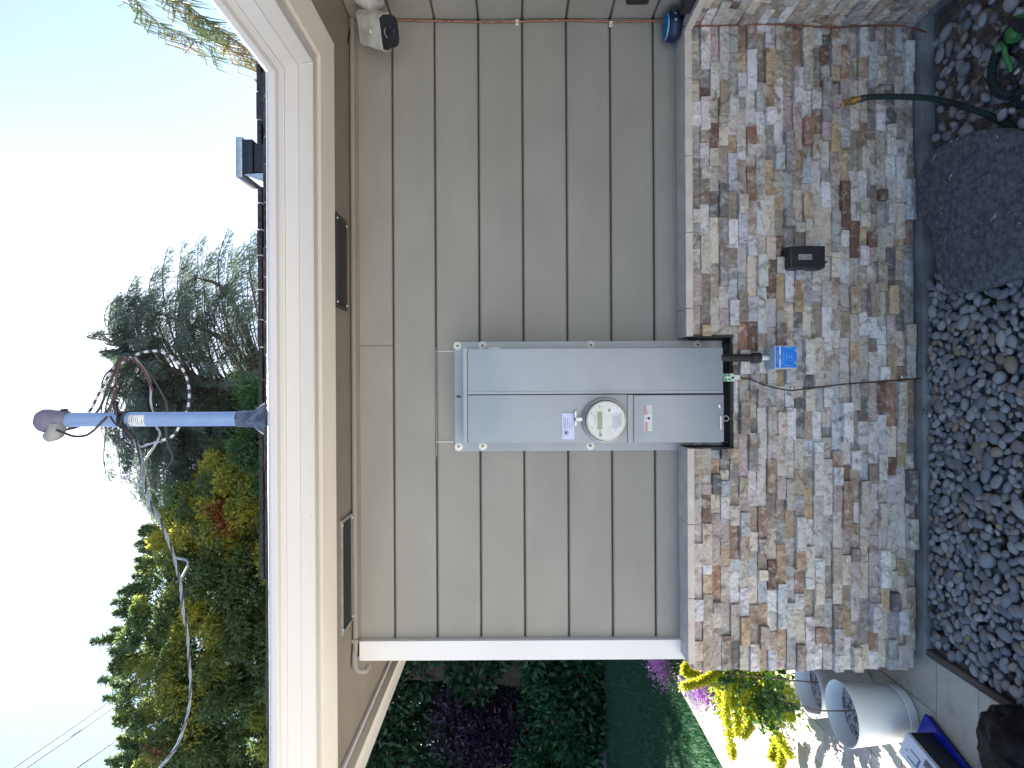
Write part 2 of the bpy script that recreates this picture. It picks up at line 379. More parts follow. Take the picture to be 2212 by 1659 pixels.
# left eave: beam, fascia and gutter running back
build(B(-1.555, -1.512, -.33, 4.5, ZS-.045, ZS+.12, c=.002), 'eave_beam', M_['cream'], house)
build(B(-1.511, -1.487, -.23, 4.5, ZS-.014, ZS-.0005, c=.002), 'eave_moulding', M_['white'], house)
build(B(-1.69, -1.557, -.33, 4.5, ZS-.02, ZS+.125, c=.01), 'eave_gutter', M_['gutter'], house)
# roof: shallow planes rising from the gutters, valley on the diagonal
sl_ = .427; lip = (-.400, 2.562)
def rz(y): return lip[1]+(y-lip[0])*sl_
yr = 2.75
vs = [(-1.72, lip[0], lip[1]), (XC+lip[0], lip[0], lip[1]), (XC+yr, yr, rz(yr)), (-1.72, yr, rz(yr)),
      (XC+lip[0], -2.6, lip[1]), (XC+yr, -2.6, rz(yr)), (-1.72, 6.0, rz(yr)-.432*3.25), (XC+yr, 6.0, rz(yr)-.432*3.25)]
vb = [(x, y, z-.03) for x, y, z in vs]
top = [(0,1,2,3), (1,4,5,2), (3,2,7,6)]
roof = build(MB().add(vs+vb, top+[tuple(i+8 for i in q)[::-1] for q in top]+[(0,8,9,1), (1,9,12,4), (0,3,11,8), (3,6,14,11), (4,5,13,12)]), 'roof', M_['shingle'], house)
# shingle courses as ragged tabs along the eave and ridge (the parts one can see)
mb = MB(); x = -1.70
while x < XC-.46:
    ww = random.uniform(.09, .16); h = random.uniform(.004, .012)
    mb.box(x, x+ww-.003, lip[0]-.004-random.random()*.003, lip[0]+.02, lip[1]+.001, lip[1]+.004+h*.6); x += ww
stuff(build(mb, 'eave_shingle', M_['shingle'], roof))
mb = MB(); x = -1.7
while x < XC+yr:
    ww = random.uniform(.2, .3); mb.box(x, x+ww-.01, yr-.14, yr+.14, rz(yr)-.03, rz(yr)+.004+random.random()*.010, c=.003); x += ww
stuff(build(mb, 'ridge_shingle', M_['shingle'], roof))
# raised dark roof section at the right + roof vent
mb = MB(); pts = []
for i in range(15):
    t = i/14; y = 275-t*118; hh = 8+14*math.sin(min(1, t*1.6)*math.pi/2)*(1-.35*t)
    a = W(583, y, 1.9); b = W(578-hh-random.random()*2, y, 1.9); pts.append((a, b))
vs = []; fs = []
for a, b in pts: vs += [a, b, (b.x, b.y+.5, b.z-.02), (a.x, a.y+.5, a.z-.02)]
for i in range(len(pts)-1):
    for j in range(4): fs.append((4*i+j, 4*i+(j+1) % 4, 4*i+4+(j+1) % 4, 4*i+4+j))
fs += [(0,1,2,3), tuple(len(vs)-4+j for j in (3,2,1,0))]
build(MB().add(vs, fs), 'ridge_cap', M_['shingle'], roof)
Yv = 2.2
a = W(525, 303, Yv); b = W(548, 376, Yv)
vent = build(B(a.x, b.x, Yv-.02, Yv+.25, b.z, a.z-.002, c=.004), 'roof_vent', M_['black'], roof, smooth=True)
build(B(a.x+.02, b.x-.03, Yv-.02, Yv+.27, a.z-.001, a.z+.05, c=.004), 'vent_hood', M_['metal'], vent, smooth=True)
a = W(550, 313, Yv); b = W(584, 372, Yv)
build(B(a.x, b.x, Yv-.005, Yv+.2, b.z, a.z+.005, c=.003), 'vent_throat', M_['black'], vent)
P_ = [W(x_, y_, Yv-.015) for x_, y_ in ((526,376.5),(584,372.5),(584,390),(566,391.5),(548,386))]
n_ = len(P_); vs = P_+[p+Vector((0,.22,0)) for p in P_]
build(MB().add(vs, [tuple(range(n_)), tuple(range(n_, 2*n_))[::-1]]+[(i, (i+1) % n_, n_+(i+1) % n_, n_+i) for i in range(n_)]), 'vent_side', M_['metal'], vent)

# soffit vents
def soffit_vent(xa, ya, xb, yb, dark):
    a = WZ(xa, ya, ZS-.002); b = WZ(xb, yb, ZS-.002)
    x0, x1 = sorted((a.x, b.x)); y0, y1 = sorted((a.y, b.y)); t = .012
    fr = MB(); z0, z1 = ZS-.008, ZS-.0005
    fr.box(x0, x1, y0, y0+t, z0, z1).box(x0, x1, y1-t, y1, z0, z1).box(x0, x0+t, y0+t, y1-t, z0, z1).box(x1-t, x1, y0+t, y1-t, z0, z1)
    o = build(fr, 'soffit_vent', M_['panel_dark'] if dark else M_['metal'], sof)
    lo = MB(); lo.box(x0+t, x1-t, y0+t, y1-t, ZS-.0015, ZS-.0006)
    for k in range(5):
        y = y0+t+(k+.5)*(y1-y0-2*t)/5; lo.box(x0+t, x1-t, y-.006, y+.003, ZS-.006, ZS-.003)
    build(lo, 'louvre', M_['panel_dark'], o)
    sc = MB()
    for x in (x0+.02, x1-.02):
        for y in (y0+.006, y1-.006): sc.lathe([(.004, .008), (.003, .011)], (x, y, ZS), (0,0,-1), 10)
    build(sc, 'screw', M_['washer'], o)
soffit_vent(724, 458, 747, 672, True)
soffit_vent(736, 1125, 760, 1340, False)

# ---------------------------------------------------------------- stone facing
YS, XS = -.092, 1.45
PAL = [((.62,.57,.54), 19), ((.54,.48,.42), 15), ((.72,.68,.69), 17), ((.42,.34,.27), 11), ((.30,.25,.21), 7), ((.33,.21,.15), 4), ((.19,.11,.08), 3),
       ((.44,.43,.42), 8), ((.50,.40,.38), 9), ((.66,.57,.48), 12), ((.17,.16,.16), 3), ((.34,.31,.29), 6), ((.50,.36,.23), 5), ((.52,.52,.56), 5), ((.36,.20,.14), 1.5)]
def stone_tint():
    c = random.choices([p for p, _ in PAL], [q for _, q in PAL])[0]; k = random.uniform(.85, 1.12)
    return tuple(min(.8, v*k*random.uniform(.97, 1.03)) for v in c)
def stone_vf(a0, a1, z0, z1, pro, side=False):
    """rough faced block: length a0..a1 along the wall, face proud by pro"""
    nx = max(3, min(8, int((a1-a0)/.014))); nz = 3; c = .0016; vs = []; fs = []
    seed = random.random()*100; tilt = random.uniform(-.004, .004); tz = random.uniform(-.003, .003)
    for j in range(nz+1):
        for i in range(nx+1):
            u, v = i/nx, j/nz; a = a0+(a1-a0)*u; z = z0+(z1-z0)*v
            e = (i in (0, nx)) or (j in (0, nz))
            q = mnoise.noise(Vector((a*38+seed, z*60, seed)))*.006+mnoise.noise(Vector((a*110, z*120+seed, seed)))*.003
            d = pro+(.55*q if e else q+.0018)+tilt*(u-.5)+tz*(v-.5)
            if e: a += random.uniform(-.0008, .0008); 
            vs.append((a, d, z+(random.uniform(-.0007, .0007) if e else 0)))
    for j in range(nz):
        for i in range(nx): k = j*(nx+1)+i; fs.append((k, k+1, k+nx+2, k+nx+1))
    rim = [i for i in range(nx+1)]+[j*(nx+1)+nx for j in range(1, nz+1)]+[nz*(nx+1)+i for i in range(nx-1, -1, -1)]+[j*(nx+1) for j in range(nz-1, 0, -1)]
    b = len(vs)
    for r_ in rim: vs.append((vs[r_][0], -.03+.12*0, vs[r_][2]))
    for i in range(len(rim)):
        j = (i+1) % len(rim); fs.append((rim[i], b+i, b+j, rim[j]))
    if side: return [(XS-d, a, z) for a, d, z in vs], [f[::-1] for f in fs]
    return [(a, YS-d, z) for a, d, z in vs], [f[::-1] for f in fs]
facing = build(B(XE+.02, XC+.01, -.068, .012, .066, W(1586,800,-.09).z).box(XE+.02, W(0,976,-.09).x, -.068, .012, W(1586,800,-.09).z, .972).box(W(0,735,-.09).x, XC+.01, -.068, .012, W(1586,800,-.09).z, .972)
               .box(XE+.02, XE+.09, .012, 5.9, .066, .972), 'stone_facing', M_['backer'], house)
facing_s = build(B(XC-.06, XC+.012, -2.6, -.069, .066, .972), 'return_stone_facing', M_['backer'], house)
ztop, zbot, NR = .9715, .070, 24
xo0, xo1, zo = W(0,976,-.09).x, W(0,735,-.09).x, W(1583,800,-.09).z
rects = []
for r_ in range(NR):
    z1 = ztop-(ztop-zbot)*r_/NR; z0 = ztop-(ztop-zbot)*(r_+1)/NR
    clip = z0 < zo < z1
    blocks = [(XE-.002, XS)] if z1 <= zo else [(XE-.002, xo0), (xo0, xo1), (xo1, XS)] if clip else [(XE-.002, xo0), (xo1, XS)]
    for s, e in blocks:
        if z1 < .22 : s2 = s
        x = s
        while x < e-.001:
            ln = min(max(random.gauss(.108, .040), .042), .21)
            if x+ln > e-.035: ln = e-x
            rects.append((x+.0006, x+ln-.0006, z0+.0006, (zo if clip and xo0-.001 < x < xo1-.001 else z1)-.0006)); x += ln
def edge_tint(mb):
    # sawn sides of the blocks are paler than the weathered split face
    f = mb.f[-1] if mb.f else ()
    for k, v in enumerate(mb.v):
        if abs(v[1]+.03) < 1e-9: mb.t[k] = tuple(min(.8, c*.4+.42) for c in mb.t[k])
    return mb
def pro_of(a0, a1, z0):
    p = random.choice([0, 0, .003, .006, .011, .017, .023, .029])*random.uniform(.6, 1.15)
    if z0 < .20 and a1 < -1.01: p -= .012
    return p
rects.sort(key=lambda q: -(q[1]-q[0])*(q[3]-q[2]))
rest = MB()
for i, (a0, a1, z0, z1) in enumerate(rects):
    vs, fs = stone_vf(a0, a1, z0, z1, pro_of(a0, a1, z0)); t = stone_tint()
    if i < 300: build(edge_tint(MB().add(vs, fs, 0, t)), 'stone', M_['stone'], facing, fixn=False)
    else: rest.add(vs, fs, 0, t)
stuff(build(edge_tint(rest), 'small_stone', M_['stone'], facing, fixn=False))
rest = MB(); near = []
for r_ in range(NR):
    z1 = ztop-(ztop-zbot)*r_/NR; z0 = ztop-(ztop-zbot)*(r_+1)/NR; y = YS-.004
    while y > -2.55:
        ln = min(max(random.gauss(.10, .034), .04), .19); vs, fs = stone_vf(y-ln+.0006, y-.0006, z0+.0006, z1-.0006, random.choice([0,.002,.005,.009,.013]), True)
        if y > -.38: near.append((vs, fs))
        else: rest.add(vs, fs, 0, stone_tint())
        y -= ln
for vs, fs in near: build(MB().add(vs, fs, 0, stone_tint()), 'stone', M_['stone'], facing_s, fixn=True)
stuff(build(rest, 'small_stone', M_['stone'], facing_s))
# cap stones
def rough_box(x0, x1, y0, y1, z0, z1):
    vs, fs = box_vf(x0, x1, y0, y1, z0, z1, .003)
    return MB().add([(x+mnoise.noise(Vector((x*30, y*30, z*30)))*.001, y+mnoise.noise(Vector((x*22+9, y*30, z*40)))*.003*(1 if y < -.05 else 0), z+mnoise.noise(Vector((x*26, y*26+5, z*20)))*.0015) for x, y, z in vs], fs)
ys = [46, 178, 344, 510, 674, 735]
for a, b in zip(ys, ys[1:]): build(rough_box(W(0,a,-.12).x-.001, W(0,b,-.12).x+.001, -.126, -.001, .973, 1.002), 'cap_stone', M_['capst'], facing)
ys = [976, 1140, 1300, 1442]
for a, b in zip(ys, ys[1:]): build(rough_box(W(0,a,-.12).x-.001, W(0,b,-.12).x+.001, -.126, -.001, .973, 1.0), 'cap_stone', M_['capst'], facing)
yy = -.1265
for k in range(8): build(rough_box(XC-.126, XC-.001, yy-.30, yy-.002, .973, 1.002), 'cap_stone', M_['capst'], facing_s); yy -= .302
# footing
struct(build(B(-1.09, 1.6, -.138, -.02, -.05, .064, c=.006).box(1.462, 1.6, -2.6, -.139, -.05, .064, c=.004), 'footing', M_['footing']))

# ---------------------------------------------------------------- pebble bed
bed = struct(build(B(-1.055, 1.5, -1.4, -.13, -.055, .012), 'pebble_bed', M_['soil']))
def pebble_mesh(seed):
    bm = bmesh.new(); bmesh.ops.create_icosphere(bm, subdivisions=2, radius=1)
    for v in bm.verts: v.co *= 1+.16*mnoise.noise(v.co*1.1+Vector((seed*7.3, seed, 0)))
    me = bpy.data.meshes.new('pebble'); bm.to_mesh(me); bm.free()
    me.polygons.foreach_set('use_smooth', [True]*len(me.polygons)); return me
PT = [(.22,.23,.245), (.28,.29,.30), (.16,.165,.18), (.34,.34,.345), (.22,.19,.165), (.24,.245,.265), (.42,.42,.42), (.15,.165,.20), (.30,.24,.17)]
base_pebs = []
for i in range(14):
    me = pebble_mesh(i+1); t = PT[i % len(PT)]; k = random.uniform(.9, 1.15)
    ca = me.color_attributes.new('tint', 'FLOAT_COLOR', 'POINT'); ca.data.foreach_set('color', [c for _ in me.vertices for c in (t[0]*k, t[1]*k, t[2]*k, 1)])
    me.materials.append(M_['peb']); base_pebs.append(me)
step_px = [(1103,145),(980,130),(860,110),(700,125),(560,180),(440,240),(340,320),(260,430),(225,560),(220,700),(250,820),(320,910),(370,1050),(385,1250),(430,1370),(480,1450),(640,1450),(820,1400),(960,1350),(1103,1290)]
step_xy = [WZ((3500+a/2.073)/1.823, (450+b/2.073)/1.823, .105) for a, b in step_px]
step_poly = [(p.x, p.y) for p in step_xy]+[(step_xy[-1].x+.06, step_xy[-1].y-.16), (step_xy[0].x-.08, step_xy[0].y-.16)]
def inside(x, y, poly):
    c = False; n_ = len(poly)
    for i in range(n_):
        x1, y1 = poly[i]; x2, y2 = poly[(i+1) % n_]
        if (y1 > y) != (y2 > y) and x < (x2-x1)*(y-y1)/(y2-y1)+x1: c = not c
    return c
cells = {}; cand = []
def try_peb(x, y, z, r, k):
    key = (int(x/.08), int(y/.08))
    for i in (-1,0,1):
        for j in (-1,0,1):
            for q in cells.get((key[0]+i, key[1]+j), []):
                if (q[0]-x)**2+(q[1]-y)**2+((q[2]-z)*1.5)**2 < ((q[3]+r)*k)**2: return False
    cells.setdefault(key, []).append((x, y, z, r)); return True
for layer, (z, nt_, k) in enumerate([(.022, 16000, .80), (.040, 16000, .80), (.052, 9000, 1.0)]):
    for _ in range(nt_):
        x = random.uniform(-1.04, 1.38); y = random.uniform(-.85, -.140); r = random.choice([.012,.014,.016,.018,.020,.023,.026])*random.uniform(.85,1.15)
        right_side = x > .42
        if right_side and random.random() < (.93 if layer == 0 else .985): continue
        if x < -.95 and random.random() < .6: continue
        if y > -.17 and random.random() < .4: continue
        if inside(x, y, step_poly) : continue
        zz = z*(.62 if right_side else 1)+(0.016*max(0, min(1, (-.25-y)/.2)) if layer else 0)
        if try_peb(x, y, zz, r, k): cand.append((x, y, zz, r))
cand.sort(key=lambda q: (0 if q[1] > -.60 and (q[0]/(q[1]+DW)) < .68 and q[0]/(q[1]+DW) > -.6 else 1, -q[3]))
restP = []
for i, (x, y, z, r) in enumerate(cand):
    me = random.choice(base_pebs)
    if x > .42 and random.random() < .5: me = base_pebs[3]
    Mx = Matrix.Translation((x, y, z)) @ Matrix.Rotation(random.random()*6.28, 4, 'Z') @ Matrix.Rotation(random.uniform(-.35,.35), 4, 'X') @ Matrix.Diagonal((r*random.uniform(1.0,1.55), r*random.uniform(.75,1.0), r*random.uniform(.5,.78), 1))
    if i < 300:
        o = bpy.data.objects.new('pebble', me); COL.objects.link(o); o.parent = bed; o.matrix_local = Mx
    else: restP.append((me, Mx))
mb = MB()
for me, Mx in restP:
    t = tuple(me.color_attributes['tint'].data[0].color)[:3]
    mb.add([Mx @ v.co for v in me.vertices], [tuple(p.vertices) for p in me.polygons], 0, t)
stuff(build(mb, 'small_pebble', M_['peb'], bed, smooth='all', fixn=False))
# litter: bark bits and dry needles on the soil
mb = MB()
for _ in range(900):
    x = random.uniform(.25, 1.42) if random.random() < .8 else random.uniform(-1.05, -.85); y = random.uniform(-.85, -.17)
    l_ = random.uniform(.008, .05); a = random.random()*3.14; wd = random.uniform(.0012, .005); z = .014+random.random()*.012
    p = Vector((x, y, z)); d = Vector((math.cos(a)*l_/2, math.sin(a)*l_/2, random.uniform(-.004,.004))); q = Vector((-math.sin(a)*wd, math.cos(a)*wd, 0))
    t = random.choice([(.10,.055,.03),(.16,.10,.06),(.07,.05,.04),(.24,.18,.10)])
    mb.add([p-d-q, p+d-q, p+d+q, p-d+q, p+Vector((0,0,wd))], [(0,1,4),(1,2,4),(2,3,4),(3,0,4)], 0, t)
tag(stuff(build(mb, 'bark_litter', tintmat('litter', scale=60, amount=.3), None)), 'brown bark chips and dry needles scattered on the soil', 'litter')
# stepping stone
n_ = len(step_poly); mb = MB(); cx = sum(p[0] for p in step_poly)/n_; cy = sum(p[1] for p in step_poly)/n_
P3 = catmull([(x, y, 0) for x, y in step_poly]+[(step_poly[0][0], step_poly[0][1], 0)], 4)[:-1]; m_ = len(P3)
rings = [(1.0, .055), (1.0, .088), (.992, .099), (.975, .105), (.9, .107), (.7, .108), (.4, .108), (.15, .108)]
vs = []; fs = []
for s_, z in rings:
    for i, p in enumerate(P3):
        j = 1+ (.006*mnoise.noise(Vector((i*.7, z*30, 0))) if s_ > .97 else 0)
        x, y = cx+(p.x-cx)*s_*j, cy+(p.y-cy)*s_*j; vs.append((x, y, z+.003*mnoise.noise(Vector((x*14, y*14, 3)))))
for i in range(len(rings)-1):
    for j in range(m_): fs.append((i*m_+j, i*m_+(j+1) % m_, (i+1)*m_+(j+1) % m_, (i+1)*m_+j))
fs += [tuple((len(rings)-1)*m_+j for j in range(m_)), tuple(range(m_))[::-1]]
tag(build(MB().add(vs, fs), 'stepping_stone', M_['step'], None, origin=(cx, cy, .05), smooth=True), 'large dark speckled round stepping stone lying beside the pebbles', 'stepping stone')
# weeds
def weed(x, y, z, n, h, name, label, col=((.03,.10,.03),(.06,.15,.05))):
    A = RNG.random(n)*6.28; L = h*(.5+RNG.random(n)*.6); s = RNG.normal(0, .02, (n, 2)); lean = RNG.random(n)*.8
    b = np.c_[x+s[:,0], y+s[:,1], np.full(n, z)]; t = b+np.c_[np.cos(A)*L*lean, np.sin(A)*L*lean, L*.8]; wv = np.c_[-np.sin(A), np.cos(A), np.zeros(n)]*.003
    V = np.stack([b-wv, b+wv, t], 1).reshape(-1, 3)
    o = quick_mesh(name, V, np.arange(3*n).reshape(-1, 3), leafmat(name+'_leaf', *col, transl=.3), origin=(x, y, z)); return tag(o, label, 'weed')
p = WZ(2150, 640, .03); weed(p.x, p.y, .02, 160, .055, 'weed', 'tuft of green grass weeds among pebbles below the stepping stone')
p = WZ(2005, 1310, .03); weed(p.x, p.y, .02, 130, .06, 'weed', 'small green weed growing against the stone wall near the patio corner')

# ---------------------------------------------------------------- patio
patio = struct(build(B(XL+.0, -1.092, -1.6, 9.0, -.05, .038), 'patio', M_['grout']))
y = .032; yy = []
ye = [-1.6, -1.2, -.994, -.585, -.38, -.174, .032, .238, .65, .856, 1.27, 1.68, 1.89, 2.3, 2.7, 2.9, 3.3, 3.7, 3.9, 4.3, 4.7, 5.1, 5.3, 5.7, 6.1]
TT = [(.56,.52,.46), (.50,.46,.40), (.62,.58,.52), (.53,.47,.40)]
for j in range(len(ye)-1):
    x = -1.095; first = True
    while x > XL+.03:
        ln = random.choice([.206, .41, .61]); 
        if first: ln = .206 if j in (5, 6) else random.choice([.35, .41, .61]); first = False
        if j == 4: ln = .62
        x2 = max(x-ln, XL+.005)
        build(B(x2+.002, x-.002, ye[j]+.002, ye[j+1]-.002, .03, .046+random.uniform(-.001, .001), c=.0025, tint=tuple(c*random.uniform(.95,1.05) for c in random.choice(TT))), 'paving_tile', M_['trav'], patio)
        x = x2
struct(build(B(-1.088, -1.062, -1.6, -.06, -.05, .058, c=.004).box(-1.060, -1.036, -1.6, -.16, -.05, .035, c=.004), 'edging_board', M_['wood']))

# ================================================================== OBJECTS ON THE WALL
# --- meter panel
FY, DY = -.010, -.150
pn = thing('meter_panel', 'tall grey electric meter panel with two narrow doors on the siding', 'electrical panel', W(1562, 850, -.05))
a, b = W(981, 738.5, FY), W(1562, 972, FY)
build(B(a.x, b.x, FY, -.0008, b.z, a.z, c=.001), 'flange', M_['panel'], pn)
a, b = W(1001, 753, DY+.012), W(1562, 956, DY+.012)
build(B(a.x-.001, b.x+.001, DY+.012, FY-.0005, b.z+.004, a.z-.002, c=.002), 'cabinet', M_['panel'], pn)
a, b = W(999.5, 751, DY-.002), W(1009.5, 957.5, DY-.002)
build(B(a.x, b.x, DY-.002, DY+.03, b.z, a.z, c=.0025), 'rain_hood', M_['panel'], pn)
dr = build(pbox(1010.5, 754, 1562, 848.5, DY, .0115, c=.002), 'door', M_['panel'], pn, smooth=True)
build(pbox(1010.5, 854, 1355, 955, DY, .0115, c=.002), 'meter_cover', M_['panel'], pn, smooth=True)
build(pbox(1355.5, 853, 1368.5, 957, DY-.006, .018, c=.0025), 'divider_strip', M_['panel'], pn, smooth=True)
dl = build(pbox(1369, 854, 1564, 954.5, DY, .0115, c=.002), 'door', M_['panel'], pn, smooth=True)
build(pbox(1011, 848.9, 1561, 853.6, DY+.008, .003), 'door_gap', M_['panel_dark'], pn)
# rolled edges
build(pbox(1010.5, 846.5, 1562, 849, DY-.002, .003, c=.0008), 'door_lip', M_['panel'], dr)
for zx, zy in [(150,165),(295,163),(924,160),(1543,158),(157,750),(297,747),(921,744),(1543,743)]:
    c = W(932.5+zx*.372, 685.7+zy*.372, FY)
    o = build(MB().lathe([(.0175,.0002),(.0175,.002),(.0155,.0032),(.005,.0036)], c, 'Y', 24), 'washer', M_['washer'], pn, smooth=True)
    build(MB().lathe([(.0042,.003),(.0042,.0065),(.002,.007)], c, 'Y', 10), 'screw', M_['ink'], o)
c = W(932.5+157*.372, 685.7+459*.372, FY)
build(MB().lathe([(.006,.0002),(.005,.002)], c, 'Y', 12).box(c.x-.002, c.x+.002, FY-.003, FY-.0005, c.z-.012, c.z+.012), 'keyhole', M_['ink'], pn)
for zx in (365, 1522): build(pbox(932.5+(zx-35)*.372, 751, 932.5+(zx+35)*.372, 754.2, DY+.02, .01, c=.001), 'hinge', M_['washer'], pn)
build(MB().lathe([(.0085,.0),(.0085,.003),(.005,.005)], W(932.5+1673*.372, 685.7+512*.372, DY), 'Y', 16), 'door_screw', M_['metal'], dl, smooth=True)
build(pbox(1555, 898, 1562, 928, DY-.006, .006, c=.0015), 'hasp', M_['metal'], dl, smooth=True)
build(MB().lathe([(.005,0),(.005,.007),(.003,.009)], W(1560, 924, DY), 'Y', 12), 'hasp_bolt', M_['metal'], dl, smooth=True)
c = W(1568, 904, DY-.008); ring = [c+Vector((math.cos(t)*.0105, 0, math.sin(t)*.0105)) for t in np.linspace(0, 6.28, 18)]
build(MB().tube(ring, .0016, 6, caps=False).tube([c+Vector((0,0,-.010)), W(1585,905,-.14), W(1601, 903.5, -.135)], .0012, 6), 'seal_wire', M_['metal'], dl, smooth=True)
# dark channel below the cabinet
build(pbox(1560, 737, 1581, 974, -.012, .02).box(W(0,972,-.06).x, W(0,972,-.06).x-.012, -.10, -.012, zo, .99).box(W(0,738,-.06).x, W(0,738,-.06).x+.01, -.10, -.012, zo, .99), 'recess_channel', M_['panel_dark'], pn)
build(pbox(1576, 740, 1579, 970, -.085, .07, c=.001).add(*box_vf(W(0,966,-.08).x, W(0,962,-.08).x, -.06, -.02, zo+.012, zo+.02)), 'channel_rail', M_['panel_dark'], pn)
# stickers
st = build(pbox(1392, 875.5, 1408.5, 931, DY-.0006, .0005), 'warning_sticker', M_['paper'], dl)
mb = pbox(1392.3, 876, 1396.8, 896, DY-.0009, .0002); pbox(1394, 911.5, 1398.5, 930.5, DY-.0009, .0002, mb=mb); build(mb, 'red_heading', M_['red'], st)
mb = MB()
for k in range(9): pbox(1393.4+random.uniform(-.2,.2), 877.3+k*2.0, 1395.8, 878.3+k*2.0, DY-.0012, .0002, mb=mb)
for k in range(8): pbox(1395.4, 913+k*2.1, 1397.4, 914.1+k*2.1, DY-.0012, .0002, mb=mb)
build(mb, 'heading_lettering', M_['paper'], st)
c = W(1400.5, 904, DY-.0009)
build(pbox(1399.6, 900.8, 1404.3, 906.6, DY-.001, .0003).tube([c+Vector((math.cos(t)*.0042, 0, .0035+math.sin(t)*.006)) for t in np.linspace(0, 3.14, 9)], .0010, 5), 'padlock_symbol', M_['ink'], st)
mb = MB()
for col in range(5):
    for seg in ((877, 896), (912, 929)):
        y_ = seg[0]
        while y_ < seg[1]-1: l_ = random.uniform(1.2, 3.5); pbox(1398.4+col*1.9, y_, 1399.1+col*1.9, min(y_+l_, seg[1]), DY-.0009, .0002, mb=mb); y_ += l_+.8
build(mb, 'fine_print', M_['inkg'], st)
# caulk lines round the patched siding
mb = pbox(941.2, 752, 943.2, 986, -.003, .003, c=.0008); pbox(943, 758, 981, 759.6, -.003, .003, mb=mb, c=.0006); pbox(943, 953.5, 981, 955.4, -.003, .003, mb=mb, c=.0006)
tag(build(mb, 'caulk_line', M_['caulk'], None, origin=W(943, 860, 0)), 'white caulk lines round the patched board above the panel', 'caulk')

# --- meter
mc = W(1304.5, 907, DY-.002)
mt = thing('electric_meter', 'round glass covered electric meter with small display on the grey panel', 'electric meter', mc)
rr = 48.5*2.29/F
build(MB().lathe([(rr, 0), (rr, .022), (rr-.003, .025), (rr-.008, .024), (rr-.011, .018), (rr-.014, .016)], mc, 'Y', 48), 'clamp_ring', M_['metal'], mt, smooth=True)
build(MB().lathe([(rr-.007, .014), (rr-.007, .040), (rr-.009, .052), (rr-.015, .058)], mc, 'Y', 48), 'cover', mat('cover_side', (.16,.165,.15), rough=.2, coat=.8), mt, smooth=True)
fr_ = rr-.0135; zf = .0585
build(MB().lathe([(rr-.0115, .052), (rr-.0115, .057), (fr_-.001, zf+.001), (fr_-.004, zf)], mc, 'Y', 48), 'cover_rim', M_['glass'], mt, smooth=True)
face = build(MB().lathe([(fr_-.003, .057), (fr_-.004, zf+.0006)], mc, 'Y', 48), 'face', M_['meterface'], mt, smooth=True)
YF_ = DY-.002-zf-.0008
def onface(x0, y0, x1, y1, m, name, lift=.0003, par=None, mb=None):
    """coordinates from the close-up of the meter, face centre 1010,590, 5.03*1.823 px per unit"""
    k = 2.23/F/9.17*.97
    X0, X1 = mc.x-(y0-590)*k, mc.x-(y1-590)*k; Z0, Z1 = mc.z-(x0-1010)*k, mc.z-(x1-1010)*k
    q = (mb or MB()).box(X0, X1, YF_-lift, YF_+.0005, Z0, Z1)
    return q if mb is not None or name is None else build(q, name, m, par or mt)
lcd = onface(825, 400, 930, 770, M_['lcd'], 'display')
mb = MB()
for d_ in range(6):                                            # seven-segment digits 8 8 8 8 8-like strokes
    y0 = 425+d_*54
    for s_ in [(845,y0,850,y0+34),(875,y0,880,y0+34),(905,y0,910,y0+34)][:2+(d_ % 2)]: onface(*s_, None, None, .0006, mb=mb)
    for s_ in [(850,y0+32,876,y0+37),(880,y0-2,906,y0+3),(850,y0-2,876,y0+3)][:1+(d_ % 3)]: onface(*s_, None, None, .0006, mb=mb)
build(mb, 'display_digits', M_['lcd'] if False else mat('lcd_digits', (.16,.20,.13), rough=.4), lcd)
lab = onface(1100, 310, 1215, 850, M_['paper'], 'name_plate'); onface(1216, 340, 1290, 800, M_['paper'], 'name_plate_wing', par=None)
onface(740, 430, 805, 715, M_['paper'], 'serial_plate')
mb = MB()
for c_, x_ in enumerate(range(1122, 1320, 17)):
    y_ = 400+random.randint(0, 60)
    while y_ < 760-abs(1180-x_)*.6: l_ = random.randint(10, 60); onface(x_, y_, x_+8, y_+l_, None, None, .0006, mb=mb); y_ += l_+random.randint(8, 26)
for x_ in (768, 782):
    y_ = 470
    while y_ < 690: l_ = random.randint(8, 30); onface(x_, y_, x_+7, y_+l_, None, None, .0006, mb=mb); y_ += l_+8
build(mb, 'fine_print', M_['inkg'], mt)
for (cx_, cy_, r_) in ((1075, 375, .0058), (890, 880, .0062), (880, 815, .0028), (880, 300, .0022), (710, 435, .002), (715, 730, .002)):
    k = 2.23/F/9.17*.97
    build(MB().lathe([(r_, 0), (r_*.9, .0016)], (mc.x-(cy_-590)*k, YF_, mc.z-(cx_-1010)*k), 'Y', 14), 'sensor', M_['ink'] if r_ < .005 else M_['inkg'], mt)
mb = pbox(1241, 888, 1246, 903, DY-.022, .02, c=.002); pbox(1241, 909, 1246, 920, DY-.022, .02, mb=mb, c=.002); pbox(1243.5, 902, 1258, 910, DY-.030, .02, mb=mb, c=.003)
build(mb, 'ring_latch', M_['metal'], mt, smooth=True)
tg = build(pbox(1213.5, 892.5, 1240.5, 949, DY-.004, .001, c=.0004), 'paper_tag', M_['tag'], mt)
c = W(1222.8, 935, DY-.0046)
mb = MB().tube([c+Vector((math.cos(t)*.0098, 0, math.sin(t)*.0098)) for t in np.linspace(0, 6.28, 24)], .0006, 5, caps=False)
pbox(1220.4, 932, 1225.4, 937.6, DY-.0047, .0004, mb=mb, c=.0001)
for x_ in (1218, 1221, 1226): pbox(x_, 903, x_+.9, 926, DY-.0046, .0003, mb=mb)
for x_ in (1230, 1234): pbox(x_, 912, x_+.6, 926, DY-.0046, .0003, mb=mb)
build(mb, 'tag_print', M_['ink'], tg)

